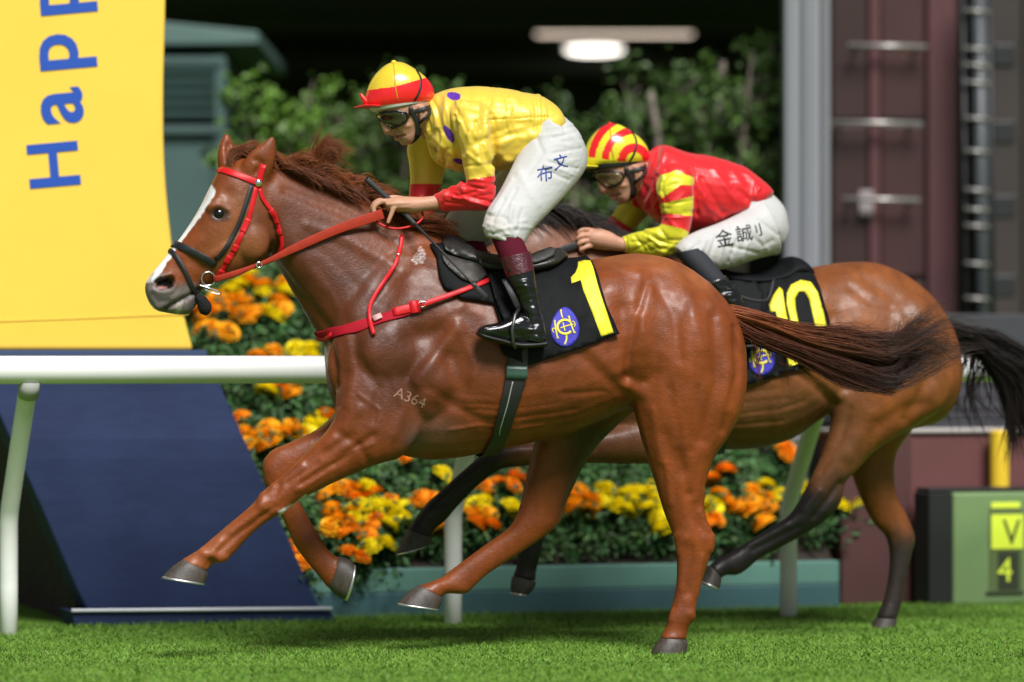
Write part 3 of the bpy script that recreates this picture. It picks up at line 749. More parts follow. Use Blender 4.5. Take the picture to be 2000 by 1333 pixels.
for k in range(5):
    bpx(MB(), 1925+k*75, -80, 1996+k*75, 1090, 21.4+.01*(k % 2), .3).build('wall_panel', mat('brown_panel', (.032, .024, .020), rough=.7, var=.2, vscale=3), bw, bevel=.006)
# ---- low maroon wall, plinth, yellow post, green cabinet at the right
wl = FR.s(W(1850, 1000, 17.7))
MW = empty('low_wall', tuple(FR.L(along(1850, -.75), -.75, 0)), 'low maroon wall with a pale coping behind the bay horse', 'wall')
u0, u1 = along(1640, -.75), along(2300, -.75)
def fbox(name, ua, ub, s0, s1, z0, z1, mt, par, bevel=.006):
    return MB().box(FR.L((ua+ub)/2, (s0+s1)/2, (z0+z1)/2), FR.h*abs(ua-ub)/2, FR.n*abs(s0-s1)/2, UP*(z1-z0)/2).build(name, mt, par, bevel=bevel)
M_mw = mat('low_wall_maroon', (.125, .042, .042), rough=.6, var=.12, vscale=2)
fbox('wall', u0, u1, -1.0, -.75, 0, .785, M_mw, MW); fbox('coping', u0+.01, u1, -1.02, -.73, .787, .806, mat('coping_pale', (.42, .38, .37), rough=.6), MW)
fbox('end_panel', u0+.012, u0-.34, -.748, -.70, 0, .78, mat('end_maroon', (.07, .024, .024), rough=.6, var=.12, vscale=2), MW)
PL = empty('grey_plinth', tuple(FR.L(along(1850, -1.3), -1.3, 0)), 'grey ribbed plinth on top of the maroon wall', 'plinth')
M_pg = mat('plinth_grey', (.045, .045, .052), rough=.5, var=.1, vscale=4); M_pd = mat('plinth_dark', (.05, .045, .055), rough=.5)
fbox('body', along(1700, -1.3), u1, -2.1, -1.3, .0, .80, M_pd, PL)
for k, (z0, z1, m_) in enumerate(((.80, .835, M_pg), (.84, .872, M_pd), (.878, .93, M_pg), (.935, .99, M_pd), (.995, 1.35, M_pg))):
    fbox('band', along(1712+6*k, -1.3), u1, -2.05, -1.28-.02*k, z0, z1, m_, PL)
fbox('yellow_marker', along(1820, -1.3), along(1850, -1.3), -1.30, -1.25, .90, .92, mat('marker_yellow', (.7, .5, .05), rough=.5), PL)
fbox('yellow_marker', along(1843, -1.37), along(1868, -1.37), -1.37, -1.345, 1.14, 1.22, mat('marker_yellow'), PL)
yp = empty('yellow_post', tuple(FR.L(along(1952, -.66), -.66, 0)), 'short bright yellow post standing before the maroon wall', 'post')
u = along(1952, -.66); MB().tube([FR.L(u, -.66, 0), FR.L(u, -.66, .79)], .046, n=20).build('post_body', mat('post_yellow', (.75, .50, .03), rough=.45, var=.06, vscale=5), yp, smooth=False)
MB().tube([FR.L(u, -.66, .79), FR.L(u, -.66, .80)], [.046, .036], n=20).build('cap', mat('post_yellow'), yp, smooth=False)
gb = empty('green_cabinet', tuple(FR.L(along(1960, -.45), -.45, 0)), 'pale green cabinet with yellow V and 4 plates under the yellow post', 'cabinet')
M_gc2 = mat('cabinet_green', (.155, .245, .10), rough=.5, var=.08, vscale=4)
ua, ub = along(1862, -.45), along(2140, -.45); zt = (FR.P(1950, 962, -.45))[2]
fbox('body', ua, ub, -.64, -.45, .0, zt, M_gc2, gb, .012)
fbox('frame', along(1814, -.5), along(2150, -.5), -.648, -.50, zt+.001, zt+.02, mat('frame_black', (.008, .008, .008), rough=.6), gb)
fbox('shade_block', along(1814, -.46), ua+.0015, -.63, -.455, 0, zt, mat('shade_black', (.006, .007, .006), rough=.8), gb)  # solid black block standing in for shade on the cabinet's left side
def plate(name, x0, y0, x1, y1, mt, s=-.447, par=None, th=.006):
    a, b = FR.P(x0, y0, s), FR.P(x1, y1, s); c = (a+b)/2
    hw_ = abs((a-b)@FR.h)/2
    return MB().box(c, FR.h*hw_, FR.n*th/2, UP*abs(a[2]-b[2])/2).build(name, mt, par or gb, bevel=.001)
M_py = mat('plate_yellow', (.72, .85, .06), rough=.45); M_pk = mat('plate_dark', (.03, .038, .02), rough=.5)
plate('strip_plate', 1936, 982, 1992, 992, M_py)
plate('plate_back', 1932, 993, 1998, 1158, mat('plate_olive', (.10, .14, .05), rough=.5), -.4485)
p1 = plate('letter_plate', 1936, 1006, 1998, 1072, M_py, -.443); p2 = plate('number_plate', 1950, 1078, 1990, 1150, M_pk, -.443)
plane_text('letter', 'V', 1976, 1040, 50, 0, FR, -.438, M_pk, p1, .8); plane_text('digit', '4', 1963, 1113, 46, 0, FR, -.438, M_py, p2, .9)
plate('base_line', 1926, 1156, 2000, 1160, M_pk, -.443)
# ================================================================== HORSES
F1 = Frame(*W(1310, 1270, 15.0)[:2], 12)
F2 = Frame(*W(1730, 1225, 16.1)[:2], 12)
M_coat = mat('horse_coat', attr=True, rough=.46, spec=.30, var=.20, vscale=8, rvar=.13, rscale=40, bump=.0012, bscale=170, bstretch=(.5, 1, 1.6), coat=.11, coat_r=.22, bump2=.0018, b2scale=60)
M_hair = mat('horse_hair', attr=True, rough=.45, spec=.22)
M_hoof = mat('hoof_horn', (.052, .041, .034), rough=.5, var=.35, vscale=60, vstretch=(1, 1, .3), bump=.001, bscale=150)
M_shoe = mat('shoe_aluminium', (.62, .62, .62), rough=.35, metal=.9)
M_eye = mat('horse_eye', (.004, .003, .003), rough=.10, spec=.4, coat=.25, coat_r=.05)
M_socket = mat('nostril_flesh', (.02, .008, .007), rough=.7)

def build_horse(name, label, F, sp):
    parts = []
    for key, eggv, e in (('trunk', sp.get('egg', .10), 2.15), ('neck', .28, 2.0), ('head', -.06, 2.3)):
        parts.append(loft(F, [(a, b, c, d, 0, w) for a, b, c, d, w in sp[key]], seg=32, sub=4, e=e, egg=eggv))
    for st in sp['limbs']: parts.append(loft(F, st, seg=20, sub=4, e=2.2))
    for b in sp['balls']: parts.append(ball(F, *b))
    S = fuse(parts, sp.get('voxel', .0075))
    uv, s = S.uv(F)
    S.smooth(7)
    w = np.zeros(len(S.v))
    for x, y, r in sp['blend']: w = np.maximum(w, np.exp(-(np.linalg.norm(uv-np.array((x, y)), axis=1)/r)**2))
    S.smooth(16, .5, 0, w)
    S.fresh()
    for st in sp['strokes']: S.stroke(F, *st[:3], **(st[3] if len(st) > 3 else {}))
    S.smooth(2)
    uv, s = S.uv(F); uvr = project(S.v)
    col = sp['paint'](S, uv, uvr, s)
    gp = sp['ground']
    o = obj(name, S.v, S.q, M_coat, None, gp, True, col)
    tag(o, label, 'horse', 'racehorses galloping side by side')
    # hooves
    for lab, st, shoe in sp['hooves']:
        v, f = loft(F, st, seg=22, sub=5, e=2.3); h = obj('hoof', v, f, M_hoof, o); recalc(h)
        a = st[-1]; b = st[-2]
        d = np.array(a[:4])-np.array(b[:4]); d = d/np.linalg.norm(d[:2])*sp.get('shoe_h', 5)
        v, f = loft(F, [(*(np.array(a[:4])-d*.15), a[4], a[5]+.003), (*(np.array(a[:4])+d), a[4], a[5]+.004)], seg=22, sub=1, e=2.3)
        sh = obj('horseshoe', v, f, M_shoe, h); recalc(sh)
    # eyes
    for sg in (1, -1):
        ex, ey, es, er = sp['eye']
        v, f = ball(F, ex, ey, sg*es, er, er*.9, er/500*.55)
        if sg < 0:
            v, f = ball(F, ex, ey, es, er, er*.9, er/500*.55); v = F.mir(v)
        recalc(obj('eye', v, f, M_eye, o))
    return o

# ---- the chestnut in front
def paint1(S, uv, uvr, s):
    n = len(S.v); c = np.tile(np.array((.200, .046, .0095)), (n, 1))
    x, y = uv[:, 0], uv[:, 1]
    dark = np.exp(-(seg_dist(uv, [(570, 470), (680, 560), (770, 640), (780, 740)])/135)**2)
    c = lerpc(c, (.070, .020, .0090), .88*dark)                       # sweat-dark neck and shoulder
    c = lerpc(c, (.110, .032, .011), .5*np.exp(-(seg_dist(uv, [(980, 620), (1100, 740)])/120)**2))
    c = lerpc(c, (.30, .105, .035), .55*np.exp(-(seg_dist(uv, [(1190, 498), (1300, 505), (1380, 550)])/22)**2))
    c = lerpc(c, (.29, .10, .035), .6*np.exp(-(seg_dist(uv, [(470, 400), (440, 490), (500, 480)])/40)**2))
    c = lerpc(c, (.27, .085, .03), .5*np.exp(-(seg_dist(uv, [(430, 1050), (380, 1085), (350, 1100)])/30)**2))
    c = lerpc(c, (.20, .09, .07), .75*np.exp(-(np.linalg.norm((uv-np.array((850, 845)))/np.array((1.6, 1)), axis=1)/32)**2))   # thin skin at the girth
    c = lerpc(c, (.13, .10, .10), .6*np.exp(-(np.linalg.norm((uv-np.array((812, 862)))/np.array((1, 1)), axis=1)/18)**2))
    c *= (1+.10*stre(S, 1)+.10*wn0(S, 30, 9))[:, None]
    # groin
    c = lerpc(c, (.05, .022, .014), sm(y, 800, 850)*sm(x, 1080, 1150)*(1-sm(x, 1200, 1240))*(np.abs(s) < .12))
    # muzzle
    m = sm(seg_dist(uv, [(288, 560), (330, 600), (372, 595)]), 62, 30)
    m = 1-sm(seg_dist(uv, [(296, 565), (335, 600), (370, 592)]), 26, 50)
    c = lerpc(c, (.125, .112, .108), m*.95)
    # blaze down the front of the face
    head = (x < 560) & (y > 250) & (y < 660)
    d = seg_dist(uv, [(404, 376), (380, 415), (340, 474), (312, 512), (292, 540)])
    wn_ = np.array([mnoise.noise(Vector(v*60)) for v in S.v[head]])*2.2
    dd = d.copy(); dd[head] += wn_
    c = lerpc(c, (.80, .78, .77), (1-sm(dd-np.interp(y, [370, 420, 480, 540], [6, 3.5, 1, 3]), 9, 12))*head*(s > -.035))
    c = lerpc(c, (.26, .20, .185), m*np.clip(wn0(S, 45, 2)*1.3, 0, .6))
    c = lerpc(c, (.42, .36, .33), (1-sm(seg_dist(uv, [(345, 597), (352, 590), (347, 608)]), 4, 8))*.8*(s > 0))
    # pale foam behind the knee, galls on the withers
    c = lerpc(c, (.62, .60, .58), (1-sm(seg_dist(uvr, [(548, 1002), (575, 988), (598, 971)])+wn0(S, 80)*2, 3, 6))*(s > 0)*(y > 960)*.85)
    g = inside(uv+np.stack((wn0(S, 90)*3, wn0(S, 95, 5)*3), 1), [(820, 479), (832, 497), (828, 512), (816, 518), (803, 510), (812, 496)])
    c = lerpc(c, (.55, .47, .45), g*np.clip(.55+wn0(S, 160, 3)*1.2, .1, 1)*(s > 0))
    # eye rim
    c = lerpc(c, (.035, .02, .016), (1-sm(np.linalg.norm((uv-np.array((429, 419)))/np.array((1.35, 1)), axis=1), 11, 19))*.85*head)
    # nostril
    q = (uv-np.array((320, 553))); q = np.stack((q[:, 0]*.97+q[:, 1]*.25, -q[:, 0]*.25+q[:, 1]*.97), 1)
    r = np.linalg.norm(q/np.array((21, 11.5)), axis=1)
    c = lerpc(c, (.008, .004, .004), 1-sm(r, .85, 1.05)); c = lerpc(c, (.45, .2, .18), (1-sm(np.abs(r-.93), .08, .2))*(q[:, 1] > 4)*(q[:, 0] < 8))
    c = lerpc(c, (.03, .022, .022), (1-sm(seg_dist(uv, [(388, 566), (366, 580), (346, 590), (324, 604)]), 1.5, 4))*.85)
    return c
def wn0(S, sc, seed=0):
    key = '_w%d_%d' % (sc, seed)
    if not hasattr(S, key):
        setattr(S, key, np.array([mnoise.noise(Vector((v[0]*sc+seed, v[1]*sc, v[2]*sc))) for v in S.v]))
    return getattr(S, key)

def stre(S, seed):
    return np.array([mnoise.noise(Vector((v[0]*34+v[2]*6+seed*7, v[1]*10, v[2]*9))) for v in S.v])
H1 = dict(
 ground=tuple(F1.P(1000, 1250, 0)*np.array((1, 1, 0))),
 trunk=[(1446, 655, 1448, 735, .09), (1428, 608, 1436, 800, .17), (1400, 570, 1410, 850, .215), (1350, 527, 1360, 860, .255), (1300, 504, 1300, 850, .275), (1240, 495, 1238, 800, .275), (1180, 503, 1186, 815, .275), (1100, 516, 1110, 850, .29), (1020, 524, 1030, 867, .295), (940, 512, 950, 884, .285), (880, 486, 890, 895, .27), (820, 468, 832, 898, .25), (760, 468, 772, 886, .235), (700, 500, 712, 856, .215), (655, 560, 668, 820, .165), (632, 620, 645, 775, .10)],
 neck=[(920, 482, 720, 740, .20), (860, 457, 655, 700, .165), (795, 428, 616, 648, .135), (725, 396, 590, 603, .118), (655, 366, 561, 555, .105), (592, 340, 540, 515, .098), (548, 322, 526, 480, .090), (518, 314, 505, 440, .078)],
 head=[(512, 308, 538, 430, .060), (486, 306, 537, 455, .082), (455, 314, 533, 482, .096), (428, 332, 517, 509, .103), (408, 370, 488, 529, .105), (388, 410, 456, 543, .098), (364, 448, 424, 553, .080), (339, 482, 400, 563, .068), (314, 514, 388, 580, .062), (294, 538, 382, 600, .060), (284, 556, 362, 615, .056), (285, 575, 328, 612, .048), (293, 594, 308, 607, .03)],
 limbs=[
  # near foreleg, reaching
  [(700, 620, 880, 690, .12, .10), (660, 750, 845, 800, .155, .095), (650, 822, 792, 884, .165, .085), (604, 877, 718, 914, .16, .068), (557, 924, 640, 949, .155, .055), (511, 962, 590, 975, .15, .047), (494, 984, 549, 1003, .15, .047), (468, 1007, 512, 1026, .15, .036), (441, 1029, 483, 1053, .15, .031), (413, 1053, 459, 1079, .15, .033), (389, 1073, 441, 1093, .15, .038), (368, 1086, 418, 1101, .15, .032), (351, 1096, 404, 1116, .15, .040)],
  # far foreleg: forearm, then the folded cannon
  [(700, 700, 830, 800, -.12, .09), (650, 815, 730, 900, -.14, .072), (568, 863, 618, 936, -.14, .055), (532, 879, 585, 950, -.14, .05), (513, 905, 562, 958, -.14, .046), (514, 930, 538, 955, -.14, .03)],
  [(514, 898, 575, 915, -.14, .043), (515, 940, 582, 948, -.14, .045), (533, 976, 584, 975, -.14, .034), (550, 1010, 597, 1002, -.14, .031), (565, 1042, 613, 1030, -.14, .033), (577, 1068, 626, 1050, -.14, .038), (597, 1095, 640, 1073, -.14, .032), (622, 1126, 655, 1086, -.14, .034), (642, 1150, 664, 1088, -.14, .042)],
  # near hind leg on the ground
  [(1280, 580, 1440, 665, .12, .12), (1238, 690, 1458, 720, .145, .135), (1232, 768, 1452, 790, .155, .125), (1248, 840, 1424, 850, .155, .105), (1264, 892, 1392, 900, .155, .088), (1282, 950, 1377, 950, .155, .070), (1297, 1000, 1374, 1004, .155, .056), (1314, 1045, 1393, 1046, .155, .052), (1321, 1085, 1388, 1082, .155, .044), (1322, 1130, 1374, 1126, .155, .036), (1316, 1170, 1362, 1166, .155, .034), (1306, 1205, 1356, 1203, .155, .038), (1298, 1230, 1343, 1230, .155, .033), (1288, 1246, 1340, 1250, .155, .042)],
  # far hind leg, swung forward under the belly
  [(1090, 780, 1290, 760, -.12, .12), (1045, 865, 1190, 845, -.14, .10), (1034, 907, 1148, 896, -.15, .085), (1024, 950, 1124, 942, -.15, .070), (1014, 992, 1103, 990, -.15, .056), (1000, 1022, 1093, 1020, -.15, .052), (982, 1040, 1068, 1045, -.15, .045), (952, 1061, 1012, 1083, -.15, .037), (910, 1092, 952, 1122, -.15, .034), (882, 1113, 926, 1146, -.15, .036), (862, 1128, 908, 1160, -.15, .040), (838, 1138, 872, 1160, -.15, .034), (812, 1146, 862, 1168, -.15, .042)],
  # ears
  [(468, 340, 522, 358, .058, .030), (472, 322, 531, 342, .064, .030), (486, 301, 538, 318, .070, .026), (508, 283, 539, 297, .074, .019), (525, 270, 538, 279, .076, .011), (531, 266, 536, 269, .077, .006)],
  [(426, 330, 470, 345, -.058, .034), (424, 310, 467, 318, -.062, .034), (427, 288, 462, 297, -.066, .027), (433, 271, 455, 279, -.069, .018), (439, 261, 447, 263, -.071, .008)],
  # tail root
  [(1410, 596, 1425, 660, 0, .05), (1440, 606, 1445, 645, 0, .04), (1480, 622, 1482, 648, 0, .026), (1510, 634, 1511, 648, 0, .012)],
 ],
 balls=[(760, 690, .16, 80, 90, .10, 30), (850, 740, .19, 65, 85, .085, 25), (690, 700, .12, 50, 80, .09, 10), (1340, 700, .16, 105, 130, .13, 10), (1245, 760, .14, 25, 30, .10, 0), (490, 470, .075, 40, 38, .035, 0), (356, 602, .0, 20, 13, .040, -15), (318, 552, .030, 26, 20, .030, 10), (430, 402, .078, 28, 20, .02, -25), (750, 860, .14, 50, 40, .08, 20)],
 blend=[(690, 800, 60), (780, 860, 45), (860, 720, 70), (1250, 790, 50), (1420, 680, 70), (640, 660, 70), (540, 440, 40), (1330, 560, 60), (660, 560, 60), (520, 330, 24), (1100, 840, 40), (1040, 880, 40)],
 strokes=[
  ([(836, 655)], 34, -.012), ([(800, 662), (862, 648)], 18, -.010), ([(892, 636), (850, 700), (815, 745)], 14, .012), ([(880, 700), (905, 760), (860, 800)], 20, -.012),
  ([(760, 560), (705, 640), (668, 720)], 22, -.010), ([(800, 500), (745, 590)], 24, -.012), ([(690, 600), (720, 690)], 22, .008),
  ([(640, 665), (652, 720), (652, 790)], 9, -.018), ([(540, 525), (590, 580), (640, 640)], 11, -.010), ([(575, 500), (650, 570), (690, 640)], 20, .007),
  ([(560, 420), (640, 470), (760, 560)], 26, -.006), ([(560, 372), (660, 412), (770, 470)], 10, -.006),
  ([(1145, 672), (1190, 715), (1226, 752)], 12, .006), ([(1130, 690), (1180, 735), (1215, 765)], 11, -.006), ([(1228, 756)], 11, .006),
  ([(1190, 560)], 34, .018), ([(1215, 600), (1225, 690), (1235, 740)], 16, -.012), ([(1290, 560), (1285, 660), (1262, 760)], 22, -.008), ([(1260, 520), (1320, 545)], 16, -.006),
  ([(1395, 620), (1402, 740), (1372, 860)], 13, -.013), ([(1345, 620), (1350, 760), (1330, 860)], 24, .008), ([(1425, 700), (1418, 800)], 14, .006), ([(1300, 850), (1330, 920)], 14, -.007),
  ([(1345, 965), (1352, 1010), (1372, 1040)], 8, -.006), ([(1375, 960), (1376, 1010)], 5, .005), ([(1350, 1060), (1345, 1160)], 6, -.006), ([(1330, 1060), (1330, 1150)], 6, .004), ([(1325, 1045), (1350, 1060)], 9, .005),
  ([(700, 800), (640, 865)], 12, .008), ([(730, 850), (640, 915), (590, 945)], 7, -.008), ([(690, 850), (600, 905)], 8, -.006), ([(545, 948), (530, 985)], 7, -.006), ([(520, 985), (560, 965)], 10, .004),
  ([(522, 1005), (470, 1040), (425, 1078)], 5, -.007), ([(500, 1003), (450, 1040)], 5, .004), ([(430, 1060), (415, 1085)], 8, .005), ([(405, 1090), (420, 1098)], 5, -.005),
  ([(560, 990), (590, 1050)], 5, -.005, dict(side=1)), ([(1060, 985), (1075, 1030), (1000, 1070)], 6, -.008, dict(face=-.2)),
  ([(640, 800), (600, 830)], 6, .004), ([(930, 800), (1000, 806)], 2.6, -0.0024), ([(900, 788), (990, 792)], 2.4, -0.0024), ([(950, 820), (1030, 815)], 2.6, -0.0024), ([(905, 770), (970, 776)], 2.4, -0.0018),
  ([(1015, 815), (1130, 800)], 3, -0.0024), ([(1020, 828), (1120, 815), (1180, 790)], 3, -0.0030), ([(1030, 842), (1140, 826)], 3, -0.0024), ([(1010, 800), (1090, 788)], 3, -0.0018), ([(1100, 770), (1180, 765)], 5, -.004),
  ([(840, 760), (900, 800), (990, 850)], 10, -.006), ([(860, 700), (930, 690), (1000, 720)], 30, -.006), ([(960, 640), (980, 800)], 14, .004), ([(1060, 720), (1075, 820)], 12, .003), ([(1100, 710), (1115, 800)], 12, -.003),
  ([(1262, 552), (1240, 630), (1228, 700), (1226, 745)], 9, -.010), ([(1222, 740)], 12, -.014), ([(1436, 640), (1440, 730), (1412, 840)], 8, -.008), ([(1300, 515), (1345, 580), (1372, 680)], 14, .007), ([(1275, 545), (1315, 610), (1330, 700)], 12, -.007), ([(1250, 620), (1268, 700), (1260, 770)], 12, .007),
  ([(1380, 560), (1405, 620)], 12, .006), ([(1310, 760), (1325, 860)], 10, -.006), ([(1360, 760), (1350, 880)], 9, -.006), ([(1275, 800), (1292, 900)], 8, .006), ([(1200, 520), (1250, 535)], 7, .005), ([(1180, 620), (1200, 680)], 14, -.006), ([(1210, 515), (1290, 512)], 6, -.004),
  ([(590, 470), (640, 500), (700, 560)], 10, -.003), ([(620, 520), (660, 580), (680, 640)], 10, -.003), ([(600, 440), (680, 470), (770, 520)], 10, .005), ([(640, 560), (665, 610)], 8, .002), ([(740, 600), (770, 560), (800, 540)], 10, .005),
  ([(700, 700), (740, 760), (730, 820)], 10, -.006), ([(770, 740), (790, 800), (770, 850)], 10, .006), ([(860, 620), (900, 600)], 12, .005), ([(900, 650), (930, 720), (915, 790)], 10, .005), ([(680, 660), (690, 730), (680, 790)], 10, .006),
  # veins
  ([(700, 770), (740, 800), (735, 850)], 3, .004), ([(640, 905), (690, 880), (730, 868)], 2.6, .003), ([(880, 840), (940, 830), (1000, 838), (1060, 830)], 3, .004), ([(1060, 640), (1100, 690), (1150, 700)], 3, .002),
  # face
  ([(470, 462), (430, 490), (395, 510)], 7, .006), ([(480, 430), (450, 470)], 12, -.005), ([(445, 378)], 13, -.009), ([(412, 403), (428, 402), (446, 411)], 4, .005), ([(412, 425), (430, 432), (446, 426)], 4, .003), ([(428, 418)], 12, -.010),
  ([(533, 430), (538, 470), (528, 505)], 8, -.014), ([(500, 440), (505, 500)], 26, .006), ([(395, 520), (360, 500), (345, 520)], 12, -.005), ([(390, 470), (360, 500)], 10, .004),
  ([(312, 556), (332, 549)], 9, -.036, dict(soft=4)), ([(300, 566), (318, 572), (338, 568), (343, 550), (330, 538), (308, 540)], 4, .006), ([(388, 566), (366, 580), (345, 590), (322, 606)], 3.5, -.016), ([(296, 578), (310, 590), (335, 590)], 6, -.006), ([(345, 575), (330, 590)], 9, .004), ([(372, 582), (366, 603)], 10, .006), ([(306, 600), (318, 608)], 5, .004),
  ([(392, 582), (400, 575)], 9, -.008), ([(500, 312), (512, 320), (500, 338)], 5, -.010, dict(side=1)), ([(446, 285), (450, 320)], 7, -.012, dict(side=1, smin=-.2, face=-.5)),
  ([(512, 968), (508, 990)], 7, .008), ([(548, 1000), (560, 990)], 6, .008), ([(540, 990), (505, 1010)], 4, -.005), ([(440, 1090), (428, 1098)], 7, .010), ([(395, 1078), (402, 1086)], 7, .007), ([(412, 1098), (404, 1106)], 6, -.006),
  ([(590, 905), (530, 950)], 6, .005), ([(650, 915), (580, 958)], 5, .005), ([(620, 905), (560, 945)], 4, -.006), ([(660, 845), (700, 870), (720, 905)], 8, -.006),
  ([(1392, 1046), (1390, 1075)], 6, .009), ([(1368, 1000), (1385, 1035)], 5, .006), ([(1360, 985), (1366, 1030)], 6, -.005), ([(1318, 1050), (1322, 1080)], 6, .006), ([(1350, 1200), (1356, 1212)], 7, .008), ([(1312, 1196), (1310, 1210)], 7, .006), ([(1372, 1085), (1362, 1165)], 4, .005), ([(1325, 880), (1345, 965)], 9, -.005), ([(1300, 905), (1310, 985)], 6, .005)],
 paint=paint1, eye=(429, 419, .0865, 12),
 hooves=[('near fore', [(357, 1093, 399, 1109, .15, .034), (349, 1098, 404, 1117, .15, .0425), (336, 1108, 406, 1124, .15, .048), (318, 1126, 400, 1140, .15, .056)], 1),
         ('far fore', [(638, 1142, 656, 1090, -.14, .035), (645, 1152, 665, 1088, -.14, .0435), (656, 1162, 680, 1092, -.14, .050), (672, 1172, 691, 1102, -.14, .057)], 1),
         ('near hind', [(1292, 1244, 1337, 1248, .155, .035), (1286, 1252, 1342, 1256, .155, .0435), (1277, 1266, 1341, 1268, .155, .05), (1270, 1282, 1339, 1282, .155, .054)], 1),
         ('far hind', [(818, 1143, 860, 1161, -.15, .035), (809, 1148, 863, 1170, -.15, .0435), (795, 1160, 862, 1178, -.15, .05), (778, 1178, 857, 1190, -.15, .057)], 1)],
)
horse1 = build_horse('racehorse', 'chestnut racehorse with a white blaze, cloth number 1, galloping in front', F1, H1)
BV1 = bvh_of(horse1)

# ---- the bay behind
def paint2(S, uv, uvr, s):
    n = len(S.v); c = np.tile(np.array((.200, .060, .014)), (n, 1)); x, y = uv[:, 0], uv[:, 1]
    c = lerpc(c, (.150, .060, .024), .8*sm(y, 690, 790)*(1-sm(x, 1650, 1720)))
    c = lerpc(c, (.175, .056, .016), .8*np.exp(-(seg_dist(uv, [(1800, 640), (1830, 760)])/60)**2))
    c = lerpc(c, (.16, .055, .025), sm(-x, -1330, -1150))
    c *= (1+.16*stre(S, 2)+.10*wn0(S, 30, 9))[:, None]
    blk = (.017, .013, .013)
    j = wn0(S, 22)*12
    near = s > 0
    c = lerpc(c, blk, 1.0*sm(y+(1640-x)*.45+j*1.6, 940, 1000)*near*(x > 1340)*(y > 900))
    c = lerpc(c, (.05, .03, .022), .5*(1-sm(seg_dist(uvr, [(1645, 935), (1620, 985)])+j, 10, 30))*near*(x > 1340))
    c = lerpc(c, (.028, .020, .018), sm(y+j, 1010, 1080)*~near*(x > 1600))
    c = lerpc(c, blk, (1-sm(x+j, 960, 1040))*(y > 780)); c = lerpc(c, blk, sm(y+j, 910, 960)*(x < 1250))
    return c
